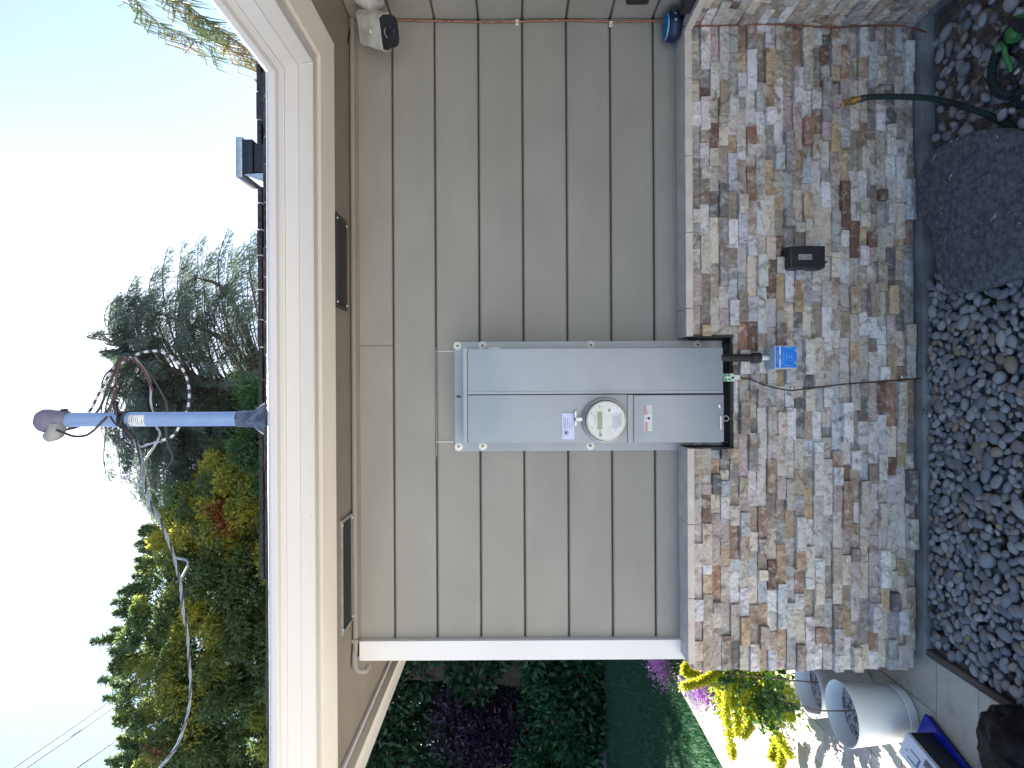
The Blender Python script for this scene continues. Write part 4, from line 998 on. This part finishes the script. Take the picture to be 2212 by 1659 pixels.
# yellow tassel plant
yp = thing('amaranth_plant', 'yellow green plant with long drooping tassel flowers behind the pots', 'plant', (-1.80, .92, ZP+.13))
ym = leafmat('tassel_yellow', (.45,.50,.03), (.62,.60,.06), transl=.5); yg = leafmat('plant_green', (.20,.32,.03), (.42,.50,.05), transl=.5)
crowns = []
k7 = lambda zx, zy, Y: W((2600+zx/1.545)/1.823, (2500+zy/1.545)/1.823, Y)
tas = [[(430,210),(400,300),(395,420),(405,560),(430,680),(440,750)], [(450,220),(440,330),(445,450),(470,540),(460,600)], [(500,230),(500,350),(520,450),(545,540),(500,620)],
       [(640,330),(650,460),(680,560),(730,640),(790,740)], [(700,600),(730,680),(740,750),(725,800)], [(560,240),(560,380),(570,480)], [(350,215),(300,260),(240,290),(130,318)], [(360,240),(390,330),(360,410)],
       [(690,420),(760,470),(800,500)], [(620,300),(620,400),(600,470)], [(430,200),(440,170),(520,190)], [(240,250),(160,230),(150,190)], [(700,620),(690,700),(675,750)], [(400,240),(370,330),(375,420),(400,520)], [(470,200),(480,300),(500,400),(485,470)]]
stems = MB(); segs = []
for tpts in tas:
    Y0 = random.uniform(.65, 1.0); P = catmull([k7(a, b, Y0+random.uniform(-.02,.02)) for a, b in tpts], 5); segs.append(P)
    root = Vector((-1.80+random.uniform(-.03,.03), .92, ZP+.14)); stems.tube([root, (root+P[0])/2+Vector((0,0,.06)), P[0]], [.004,.003,.0025], 6, smooth_path=3)
    stems.tube(P, .003, 5)
build(stems, 'stems', mat('plant_stem', (.12,.12,.04), rough=.8), yp)
def fnT(n):
    A_ = []; D_ = []
    for _ in range(n):
        P = random.choice(segs); i = random.randrange(len(P)-1); p = P[i].lerp(P[i+1], random.random()); d = Vector((random.gauss(0,1), random.gauss(0,1), random.gauss(0,1)-.3)).normalized()
        A_.append(p+d*random.uniform(.002,.020)); D_.append(d)
    return np.array(A_), np.array(D_)
leafset('tassels', 26000, fnT, .016, .0055, ym, yp)
cen = [k7(a, b, .85) for a, b in [(450,330),(560,300),(630,330),(700,380),(640,430),(560,420),(480,260),(420,380),(720,300),(760,420),(600,260)]]
def fnL(n):
    i = RNG.integers(0, len(cen), n); c = np.array([cen[j] for j in i]); return c+RNG.normal(0, 1, (n, 3))*[.05,.07,.045], RNG.normal(0, 1, (n, 3))+[0,-.2,-.3]
leafset('foliage', 2100, fnL, .036, .009, yg, yp)
leafset('dark_leaves', 420, lambda n: ((lambda i: np.array([k7(a, b, .62) for a, b in [(620,380),(680,330),(660,460),(600,450),(640,520),(720,260)]])[i]+RNG.normal(0, 1, (n, 3))*.035)(RNG.integers(0, 6, n)), RNG.normal(0, 1, (n, 3))), .026, .009, lf, yp)
# purple flowers along the path
pm = leafmat('purple_petal', (.22,.06,.30), (.45,.22,.55), transl=.4); pg = leafmat('salvia_leaf', (.05,.09,.05), (.10,.15,.07), transl=.3)
for (x, y, s_, lb_) in [(-2.02, 1.35, .8, 'purple flowering shrub nearest the yellow plant'), (-2.35, 2.1, .9, 'purple flowering shrub halfway along the path edge'), (-2.75, 3.3, 1.0, 'purple flowering shrub farthest back beside the lawn')]:
    t = thing('flowering_shrub', lb_, 'shrub', (x, y, .04), 'purple flowering shrubs along the path')
    leafset('foliage', 1100, lambda n: (np.array([x, y, .12*s_])+RNG.normal(0, 1, (n, 3))*np.array([.11,.14,.06])*s_, RNG.normal(0, 1, (n, 3))+[0,0,.6]), .05, .008, pg, t)
    leafset('blossoms', 1700, lambda n: (np.array([x, y, .26*s_])+RNG.normal(0, 1, (n, 3))*np.array([.085,.13,.045])*s_, RNG.normal(0, 1, (n, 3))), .018, .007, pm, t)
    mb = MB()
    for _ in range(12): a = random.random()*6.28; mb.tube([(x, y, .04), (x+math.cos(a)*.08*s_, y+math.sin(a)*.1*s_, .25*s_)], [.004,.002], 5)
    build(mb, 'stems', M_['stem'], t)

# blue folder, carton and bag at the near end of the patio
q2 = lambda zx, zy, Z: WZ((3432+zx/3.687)/1.823, (2700+zy/3.687)/1.823, Z)
def prism(top, h, name, m, parent=None, origin=None, c=0):
    n_ = len(top); vs = [tuple(p) for p in top]+[(p[0], p[1], p[2]-h) for p in top]
    return build(MB().add(vs, [tuple(range(n_)), tuple(range(n_, 2*n_))[::-1]]+[(i, n_+i, n_+(i+1) % n_, (i+1) % n_) for i in range(n_)]), name, m, parent, origin)
a, b = q2(765, 412, .075), q2(660, 682, .075); d = (q2(1370, 1194, .075)-a)*1.5
bl = thing('blue_folder', 'bright blue board leaning open on the patio beside the white carton', 'board', (a.x, a.y, ZP))
prism([a, a+d, b+d, b], .012, 'cover', M_['bluecard'], bl)
prism([a+Vector((-.006,0,-.013)), a+d+Vector((-.006,0,-.013)), b+d+Vector((-.02,0,-.013)), b+Vector((-.01,0,-.013))], .012, 'lower_board', M_['black'], bl)
a, b = q2(512, 682, .17), q2(388, 962, .17); d = (q2(960, 1210, .17)-a)*1.5
e = b+d
ct = thing('carton', 'white product carton with grey printed panel lying behind the blue board', 'carton', (a.x, a.y, ZP))
bx = prism([a, a+d, b+d, b], .012, 'lid', M_['carton'], ct); z_ = Vector((0,0,-.0125)); prism([a+z_, a+d+z_, b+d+z_, b+z_], .17-ZP-.014, 'box_body', M_['black'], ct)
def onc(u0, u1, v0, v1, m, name):
    P = lambda u, v: a+d*u+(b-a)*v+Vector((0,0,.0006)); return prism([P(u0,v0), P(u1,v0), P(u1,v1), P(u0,v1)], .0004, name, m, ct)
mgr = mat('carton_print', (.22,.24,.28), rough=.5)
onc(.17, .40, .38, .44, mgr, 'printed_mark'); onc(.17, .40, .72, .78, mgr, 'printed_mark'); onc(.36, .40, .441, .719, mgr, 'printed_mark'); onc(.10, .135, .55, .62, mgr, 'printed_mark')
onc(.45, .95, .12, .40, mat('printed_photo', (.05,.05,.06), (.30,.28,.26), rough=.5, scale=30), 'printed_picture'); onc(.47, .95, .45, .85, mat('printed_field', (.48,.52,.72), rough=.5), 'printed_field')
# black bag
bc = WZ(2262, 1672, .08); bm = bmesh.new(); bmesh.ops.create_icosphere(bm, subdivisions=5, radius=1)
for v in bm.verts:
    p = v.co.copy(); rid = 1-abs(mnoise.noise(p*1.9+Vector((3,1,2))))*1.1; rid2 = 1-abs(mnoise.noise(p*4.3+Vector((1,5,2))))
    k = .80+.26*rid+.10*rid2+.05*mnoise.noise(p*9)
    v.co = Vector((p.x*k*.155, p.y*k*.20, max(p.z*k*.10, -.035)))
me = bpy.data.meshes.new('rubbish_bag'); bm.to_mesh(me); bm.free(); me.materials.append(M_['bag'])
me.polygons.foreach_set('use_smooth', [True]*len(me.polygons))
bo = bpy.data.objects.new('rubbish_bag', me); COL.objects.link(bo); bo.location = (bc.x, bc.y, .085); tag(bo, 'crumpled black plastic rubbish bag on the patio tiles', 'bag')

# ================================================================== TREES AND GARDEN
def cloud(n, centres, radii, shell=.55, down=0.0):
    C = np.array(centres); Rr = np.array(radii); i = RNG.integers(0, len(C), n)
    v = RNG.normal(0, 1, (n, 3)); v /= np.linalg.norm(v, axis=1)[:, None]; rad = (shell+(1-shell)*RNG.random(n))[:, None]
    P = C[i]+v*rad*Rr[i]; D = v+RNG.normal(0, .7, (n, 3)); D[:, 2] -= down; return P, D
# --- tall bushy evergreen at the left
YT = 22.5
Z3p = lambda a, b: (a*.3716, 1042.2+b*.3716)
prof = [(-300,1250),(-170,1215),(-60,1130),(0,1060),(150,985),(250,860),(300,835),(400,830),(450,815),(520,800),(600,745),(700,690),(780,690),(840,735),(880,640),(925,590),(960,620),(1000,720),(1040,690),(1080,640),(1130,640),(1180,690),(1250,650),(1350,690),(1420,680),(1500,730),(1560,720),(1620,690),(1700,720),(2100,780)]
pb = np.array([p[0] for p in prof]); pa = np.array([p[1] for p in prof])
et = thing('evergreen_tree', 'tall bushy evergreen tree with dense green foliage behind the roof', 'tree', (-10, YT, 0))
cs = []; rs = []; ylw = []; ylr = []
for _ in range(2100):
    bb = random.uniform(-290, 2050); topa = np.interp(bb, pb, pa); f_ = random.random()**.8; aa = topa+34+f_*(2150-topa)+(900 if f_ > .93 else 0)
    Y = YT+random.uniform(-2.5, 3.0); px_, py_ = Z3p(aa, bb); p = W(px_, py_, Y)
    if p.z < 1.0: continue
    r_ = random.uniform(.34, .68)*(.75 if f_ < .12 else 1); (ylw if (bb < 420 and aa < 1560 and random.random() < .75) or random.random() < .06 else cs).append(tuple(p)); (ylr if len(ylw)+len(cs) > len(rs)+len(ylr) and len(ylw) > len(ylr) else rs).append((r_*1.1, r_, r_*.62))
tm = leafmat('evergreen_leaf', (.06,.11,.05), (.14,.21,.08), (.30,.34,.08), transl=.55, nscale=.35, c3lo=.55)  # greens raised paler: hazy glare put into the leaf colour
leafset('crown', 390000, lambda n: cloud(n, cs, rs, .35, .3), .19, .040, tm, et, droop=.15)
# feathery leader tips on the outline
tips = []
for bb, aa in [(random.uniform(0,1700), None) for _ in range(46)]+[(925,530),(1060,640),(1150,580),(1250,610),(1400,665),(640,690),(760,660),(450,790),(300,812),(1620,620),(1530,690),(180,930)]:
    aa = aa or np.interp(bb, pb, pa)-random.uniform(-10, 45)
    px_, py_ = Z3p(aa, bb); a = W(px_, py_, YT); px2, py2 = Z3p(aa+150, bb+random.uniform(-25,25)); tips.append((W(px2, py2, YT), a))
def fnTip(n):
    i = RNG.integers(0, len(tips), n); u = RNG.random(n)**.8; A_ = np.array([tips[j][0] for j in i]); B_ = np.array([tips[j][1] for j in i])
    return A_+(B_-A_)*u[:, None]+RNG.normal(0, 1, (n, 3))*(.20*(1-u)+.03)[:, None], RNG.normal(0, .5, (n, 3))+(B_-A_)*.35
leafset('leader_sprays', 22000, fnTip, .15, .028, tm, et)
yl = leafmat('new_growth_leaf', (.32,.34,.05), (.46,.42,.08), (.34,.18,.06), transl=.6, nscale=.6, c3lo=.66)  # yellow-green leaf colour painted for sunlight shining through the foliage
leafset('new_growth', 70000, lambda n: cloud(n, ylw, ylr, .4, .2), .17, .038, yl, et)
mb = MB()
for x in (-4.5, -8.5, -12.5):
    mb.tube([(x, YT+.5, -.1), (x+.2, YT+.4, 6), (x-.1, YT+.5, 13)], [.45, .34, .12], 9, smooth_path=3)
    for _ in range(18):
        h = random.uniform(3, 12.5); a = random.random()*6.28; l_ = random.uniform(1.2, 2.6); mb.tube([(x, YT+.5, h), (x+math.cos(a)*l_*.6, YT+.5+math.sin(a)*l_*.6, h+.4), (x+math.cos(a)*l_, YT+.5+math.sin(a)*l_, h+.3)], [.09, .06, .02], 5)
build(mb, 'trunk', M_['bark'], et, smooth=True)
rd = leafmat('rusty_leaf', (.22,.06,.03), (.30,.10,.05), transl=.4)
def spot(a, b, n=350, s_=.35):
    px_, py_ = Z3p(a, b); c = np.array(W(px_, py_, YT-2.4)); return lambda m: (c+RNG.normal(0, 1, (m, 3))*s_*.6, RNG.normal(0, 1, (m, 3)))
leafset('rusty_sprays', 150, spot(1250, 160), .18, .04, rd, et); leafset('rusty_sprays', 160, spot(1300, 235), .18, .04, rd, et); leafset('rusty_sprays', 170, spot(920, 1550), .18, .04, rd, et)
for q_ in (o for o in et.children if o.name.startswith(('crown','leader','new_growth','rusty'))): pass

# --- deodar cedar behind the mast
YC = 24.5
ce = thing('cedar_tree', 'feathery drooping cedar tree with sky showing between its branches', 'tree', (.3, YC, 0))
mb = MB(); sprays = []
def limb(p0, p1, sag, r0):
    p0, p1 = Vector(p0), Vector(p1); m1 = p0.lerp(p1, .45)+Vector((0,0,sag)); m2 = p0.lerp(p1, .8)+Vector((0,0,sag*.8))
    P = catmull([p0, m1, m2, p1], 7); mb.tube(P, [r0, r0*.6, r0*.35, .012], 5); return P
trunk_px = [(905, 600), (830, 500), (790, 380), (760, 300), (722, 222)]
def trunk_at(v):                      # v: x' height in the photo
    return np.interp(v, [215, 300, 400, 500, 620, 1300], [722, 770, 810, 840, 860, 870])
T = [W(v, trunk_at(v), YC) for v in (1150, 900, 620, 500, 400, 300, 222)]
mb.tube(T, [.5, .45, .34, .26, .18, .10, .03], 9, smooth_path=3)
for dx_, tp in ((95, 300), (-90, 360), (190, 420), (-160, 330)):
    P = [W(620, trunk_at(620)+dx_*.5, YC+random.uniform(-1,1)), W(500, trunk_at(500)-dx_, YC), W(tp, trunk_at(tp)-dx_*1.15, YC)]; mb.tube(P, [.2, .13, .03], 7, smooth_path=4)
tipz = [(1090,145),(1300,65),(1480,25),(1590,110),(1640,30),(1720,60),(885,320),(770,560),(660,690),(740,820),(1190,220),(1420,220),(1000,400),(900,440),(1060,260),(720,1100),(800,1090),(690,1390),(745,1400),(700,1640),(870,980),(910,890),(830,1150),(760,1420),(1250,300),(1350,180),(1550,200),(1650,140),(1000,1100),(950,1500),(1100,1600),(1200,1650)]
for a, b in tipz:
    x_, y_ = a*.3306, 493.7+b*.3306; side = -1 if y_ < trunk_at(x_) else 1
    vroot = x_+abs(y_-trunk_at(x_))*random.uniform(.05, .35)+20; Yt = YC+random.uniform(-1.5, 1.5)
    P = limb(W(vroot, trunk_at(vroot), YC), W(x_, y_, Yt), random.uniform(.3, .9), .07); sprays.append((P, 1.0))
for _ in range(270):
    x_ = random.uniform(250, 640); reach = np.interp(x_, [215, 260, 330, 400, 560, 640], [15, 120, 220, 300, 340, 345]); y_ = trunk_at(x_)+random.uniform(-1, 1)*reach*.97
    if y_ < 940-(600-x_)*.2 and random.random() < .15: continue
    vroot = x_+abs(y_-trunk_at(x_))*random.uniform(.0, .3)+10; Yt = YC+random.uniform(-4, 4)*(1-abs(y_-trunk_at(x_))/500)
    P = limb(W(vroot, trunk_at(vroot), YC), W(x_, y_, Yt), random.uniform(.2, .8), .05); sprays.append((P, .8))
for _ in range(190):
    y_ = random.uniform(900, 1125); x_ = random.uniform(np.interp(y_, [900, 960, 1040, 1125], [300, 262, 250, 300]), 600)
    vroot = x_+abs(y_-trunk_at(x_))*random.uniform(.0, .25)+10
    P = limb(W(vroot, trunk_at(vroot), YC), W(x_, y_, YC+random.uniform(-3, 3)), random.uniform(.2, .7), .035); sprays.append((P, .9))
build(mb, 'trunk', M_['bark'], ce, smooth=True)
def fnC(n):
    A_ = np.zeros((n, 3)); D_ = np.zeros((n, 3)); w_ = [len(P)*k for P, k in sprays]; ids = RNG.choice(len(sprays), n, p=np.array(w_)/sum(w_))
    u = .12+.88*RNG.random(n)**.8; r1, r2, r3 = RNG.random(n), RNG.normal(0, 1, (n, 3)), RNG.random(n)
    for i in range(n):
        P = sprays[ids[i]][0]; f_ = u[i]*(len(P)-1); j = min(int(f_), len(P)-2); p = P[j].lerp(P[j+1], f_-j); t = (P[j+1]-P[j]).normalized()
        h = r1[i]**1.6*.75*(1.15-u[i]*.75)
        A_[i] = (p.x+r2[i,0]*.08+t.x*h*.3, p.y+r2[i,1]*.12, p.z-h); D_[i] = (t.x*.7+r2[i,0]*.3, t.y*.7+r2[i,1]*.35, -.65+t.z*.4+r2[i,2]*.25)
    return A_, D_
cm = leafmat('cedar_needles', (.085,.125,.105), (.17,.215,.19), (.15,.25,.10), transl=.55, nscale=.25, c3lo=.58)  # needles greyed and lightened, veiling glare mixed into their colour
leafset('needle_sprays', 165000, fnC, .22, .020, cm, ce)
# lower darker broadleaf mass seen between cedar and roof
bt = thing('bay_tree', 'dark green round tree low behind the cedar and the roof ridge', 'tree', (-1, 21, 0))
cs2 = []; rs2 = []
for _ in range(70):
    y_ = random.uniform(840, 1060); x_ = random.uniform(505+abs(y_-950)*.25, 700); cs2.append(tuple(W(x_, y_, 20+random.uniform(-1.5, 1.5)))); r_ = random.uniform(.4,.8); rs2.append((r_, r_, r_*.7))
leafset('crown', 13000, lambda n: cloud(n, cs2, rs2, .5), .2, .045, leafmat('bay_leaf', (.02,.06,.02), (.04,.11,.03), transl=.35), bt)
build(MB().tube([(-1.9, 20.5, -.1), (-1.9, 20.5, 8)], [.3, .15], 8), 'trunk', M_['bark'], bt)

# --- palm fronds reaching over from the right
pt = thing('palm_tree', 'tall palm with drooping feathery fronds above the right eave', 'palm tree', (9.5, 9.5, 0))
YP = 8.5
cw_ = W(330, -330, YP)
build(MB().tube([(cw_.x+.3, YP+.3, -.1), (cw_.x+.1, YP, 5), (cw_.x, YP, cw_.z)], [.24, .19, .16], 12, smooth_path=4), 'trunk', mat('palm_bark', (.22,.18,.15), (.12,.10,.08), rough=.9, scale=6, stretch=(1,1,6)), pt, smooth=True)
pmL = leafmat('palm_leaflet', (.05,.08,.04), (.12,.15,.06), (.17,.14,.07), transl=.4, nscale=.5, c3lo=.6)
def frond(pts, nl, ll, kink):
    P = catmull([W(x_, y_, YP+dy_) for x_, y_, dy_ in pts], 10); m_ = len(P)
    r_ = build(MB().tube(P, [.022, .014, .005], 6), 'frond', mat('frond_rib', (.16,.15,.06), rough=.7) if 'frond_rib' not in bpy.data.materials else bpy.data.materials['frond_rib'], pt, smooth=True)
    V = []; Fc = []
    for i in range(nl):
        f_ = (.12+.88*i/nl)*(m_-1); j = min(int(f_), m_-2); p = P[j].lerp(P[j+1], f_-j); t = (P[j+1]-P[j]).normalized()
        for s_ in (-1, 1):
            out = t.cross(Vector((0,0,1))).normalized()*s_; an_ = random.uniform(-.3, 1.5); out = out*math.cos(an_)+Vector((-1,0,.35)).normalized()*math.sin(an_); u_ = f_/(m_-1); L = ll*(1-.35*u_)*random.uniform(.75, 1.15); wd = .017
            d1 = (out*random.uniform(.5,.9)+t*random.uniform(.35,.7)+Vector((0,0,random.uniform(-.1,.5)))).normalized(); kk = random.uniform(.3,.6)
            e1 = p+d1*L*kk; d2 = (d1*.35+t*.15+Vector((random.uniform(-.1,.1), 0, -1))).normalized(); e2 = e1+d2*L*(1-kk)
            w1 = Vector((random.uniform(-1,1), random.uniform(-.4,.4), random.uniform(-.6,.6))).normalized()*wd; k0 = len(V)
            V += [p-w1*.6, p+w1*.6, e1+w1, e1-w1, e2]; Fc += [(k0, k0+1, k0+2, k0+3), (k0+3, k0+2, k0+4, k0+4)]
    mb = MB(); mb.v = [tuple(v) for v in V]; mb.f = [f if f[2] != f[3] else f[:3] for f in Fc]; mb.mi = [0]*len(Fc); mb.t = [(.5,.5,.5)]*len(V); mb.al = [0.0]*len(V)
    build(mb, 'leaflets', pmL, r_, fixn=False)
frond([(330,-330,0),(290,-200,0),(330,-80,0),(400,5,.2),(470,60,.3),(540,110,.4),(600,160,.4)], 150, 1.25, 1)
frond([(330,-330,.2),(250,-220,.6),(240,-110,.8),(275,-30,.9),(320,30,1.0),(390,75,1.1),(470,105,1.1)], 90, 1.0, 1)
frond([(330,-330,-.2),(340,-210,-.3),(400,-110,-.3),(480,-30,-.3),(560,40,-.2),(640,90,-.2)], 110, 1.1, 1)
for k in range(7):
    a = random.uniform(0, 6.28); c = cw_; d = Vector((abs(math.cos(a))*1.0+.1, math.sin(a), 0)); mb_ = None
    def fr2(d=d):
        P = catmull([c, c+d*.8+Vector((0,0,.5)), c+d*1.7+Vector((0,0,.3)), c+d*2.3+Vector((0,0,-.5))], 8); m_ = len(P)
        r_ = build(MB().tube(P, [.022,.014,.005], 6), 'frond', bpy.data.materials['frond_rib'], pt, smooth=True); mb = MB()
        for i in range(44):
            f_ = (.15+.85*i/44)*(m_-1); j = min(int(f_), m_-2); p = P[j].lerp(P[j+1], f_-j); t = (P[j+1]-P[j]).normalized()
            for s_ in (-1, 1):
                out = t.cross(Vector((0,0,1))).normalized()*s_; e = p+out*.3+t*.3+Vector((0,0,-.35)); w1 = t*.012; mb.add([p-w1, p+w1, e], [(0,1,2)])
        build(mb, 'leaflets', pmL, r_, fixn=False)
    fr2()

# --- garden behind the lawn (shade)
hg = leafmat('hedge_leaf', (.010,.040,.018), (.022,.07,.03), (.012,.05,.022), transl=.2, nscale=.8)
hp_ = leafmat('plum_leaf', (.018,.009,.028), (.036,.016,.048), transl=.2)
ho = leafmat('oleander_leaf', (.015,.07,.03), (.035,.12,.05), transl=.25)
def bush(name, label, cat, x, y, z0, z1, rx, ry, n, L, m, nb=26, trunk=True, extra=None):
    t = thing(name, label, cat, (x, y, -.03)); c = []; r_ = []
    for _ in range(nb):
        a = random.random()*6.28; q_ = math.sqrt(random.random()); c.append((x+math.cos(a)*q_*rx, y+math.sin(a)*q_*ry, random.uniform(z0, z1))); s_ = random.uniform(.35, .6); r_.append((s_, s_, s_*.8))
    leafset('foliage', n, lambda k: cloud(k, c, r_, .5), L, L*.22, m, t)
    mb = MB()
    for _ in range(7): a = random.random()*6.28; mb.tube([(x+math.cos(a)*.1, y+math.sin(a)*.1, -.04), (x+math.cos(a)*rx*.5, y+math.sin(a)*ry*.5, z0+.6*(z1-z0))], [.05, .02], 6)
    build(mb, 'stems', M_['bark'], t)
    if extra: extra(t, c)
    return t
bush('hedge_tree', 'dark leafy tree behind the lawn just left of the corner board', 'tree', -5.2, 9.8, 1.9, 5.6, 1.3, 1.0, 13000, .15, hg, 46)
bush('hedge_tree', 'dark leafy tree behind the lawn at the far left edge', 'tree', -7.9, 9.6, 2.4, 5.8, 1.4, 1.0, 13000, .15, hg, 46)
bush('plum_bush', 'dark purple leaved bush behind the lawn between the green shrubs', 'shrub', -7.0, 9.2, 1.7, 3.0, .8, .5, 8000, .10, hp_, 24)
def reds(t, c):
    leafset('red_flowers', 160, lambda n: cloud(n, c, [(.5,.5,.4)]*len(c), .95), .07, .02, leafmat('red_petal_'+t.name, (.35,.01,.06), (.45,.02,.10), transl=.3), t)
bush('oleander_bush', 'green narrow leaved bush with red flowers at the lawn edge near the trunk', 'shrub', -5.4, 8.9, .25, 1.35, .9, .4, 8000, .15, ho, 26, extra=reds)
bush('oleander_bush', 'green narrow leaved bush with red flowers at the lawn edge, far left', 'shrub', -7.0, 8.8, .25, 1.45, .9, .4, 8000, .15, ho, 26, extra=reds)
bush('hedge_bush', 'low dark hedge bush at the far left end of the lawn', 'shrub', -8.8, 8.9, .2, 2.2, 1.0, .5, 7000, .13, hg, 26)
bush('hedge_tree', 'dark leafy tree hidden behind the house corner past the lawn', 'tree', -3.2, 10.2, 1.0, 4.6, 1.1, 1.0, 7000, .16, hg, 30)
bush('hedge_tree', 'dark tree filling the gap behind the plum bush', 'tree', -10.3, 10.0, .5, 5.8, 1.6, 1.0, 9000, .17, hg, 36)
bush('hedge_tree', 'tall dark tree row behind the plum bush and trunk', 'tree', -7.0, 12.6, .6, 7.0, 3.2, .9, 26000, .2, hg, 120)
tk = thing('old_tree', 'thick gnarled brown trunk standing between the shrubs behind the lawn', 'tree', (-5.75, 9.3, -.03))
vs, fs, al = tube_vf([(-5.8, 9.3, -.1), (-5.72, 9.3, .6), (-5.86, 9.35, 1.3), (-5.7, 9.4, 2.3), (-5.9, 9.5, 4.5)], [.46, .36, .33, .36, .2], 20, True, 6)
vs = [v+Vector((mnoise.noise(v*3)*.10, mnoise.noise(v*3+Vector((5,0,0)))*.10, 0)) for v in vs]
build(MB().add(vs, fs), 'trunk', M_['bark'], tk, smooth=True)
build(MB().tube([(-5.7, 9.35, 1.9), (-6.3, 9.3, 2.6), (-6.9, 9.4, 3.4)], [.2, .14, .06], 10, smooth_path=4), 'limb', M_['bark'], tk, smooth=True)
leafset('crown', 5000, lambda n: cloud(n, [(-5.9+random.uniform(-1.4,1.4), 9.6+random.uniform(-.5,.5), random.uniform(4, 6)) for _ in range(20)], [(.6,.6,.45)]*20, .5), .15, .035, hg, tk)
# ochre neighbour house glimpsed through the shrubs
nh = thing('neighbour_house', 'ochre stucco house glimpsed through the shrubs behind the lawn', 'house', (-9.6, 14.5, -.06))
build(B(-12.5, -7.6, 14, 18, -.06, 2.7), 'wall', M_['house2'], nh)
build(MB().add([(-12.9,13.6,2.7),(-7.2,13.6,2.7),(-7.2,18.4,2.7),(-12.9,18.4,2.7),(-12.9,16,3.9),(-7.2,16,3.9)], [(0,1,5,4),(2,3,4,5),(0,4,3),(1,2,5),(0,3,2,1)]), 'roof', M_['shingle'], nh)
for x in (-11.4, -9.2):
    f_ = build(B(x, x+1.0, 13.97, 14.02, .9, 2.0, c=.01), 'window', M_['white'], nh); build(B(x+.07, x+.93, 13.955, 13.968, .97, 1.93), 'pane', mat('dark_pane', (.05,.08,.12), rough=.05) if x < -10 else bpy.data.materials['dark_pane'], f_)
# --- distant boundary so the horizon is closed by greenery
cs3 = []; rs3 = []
for _ in range(150):
    x = random.uniform(-34, 30); cs3.append((x, 32+random.uniform(-2, 2), random.uniform(.5, 5.0))); rs3.append((1.3, 1.2, 1.1))
o = leafset('far_wood', 30000, lambda n: cloud(n, cs3, rs3, .5), .5, .14, hg, None); stuff(o); tag(o, 'distant dark belt of trees closing off the garden', 'trees')
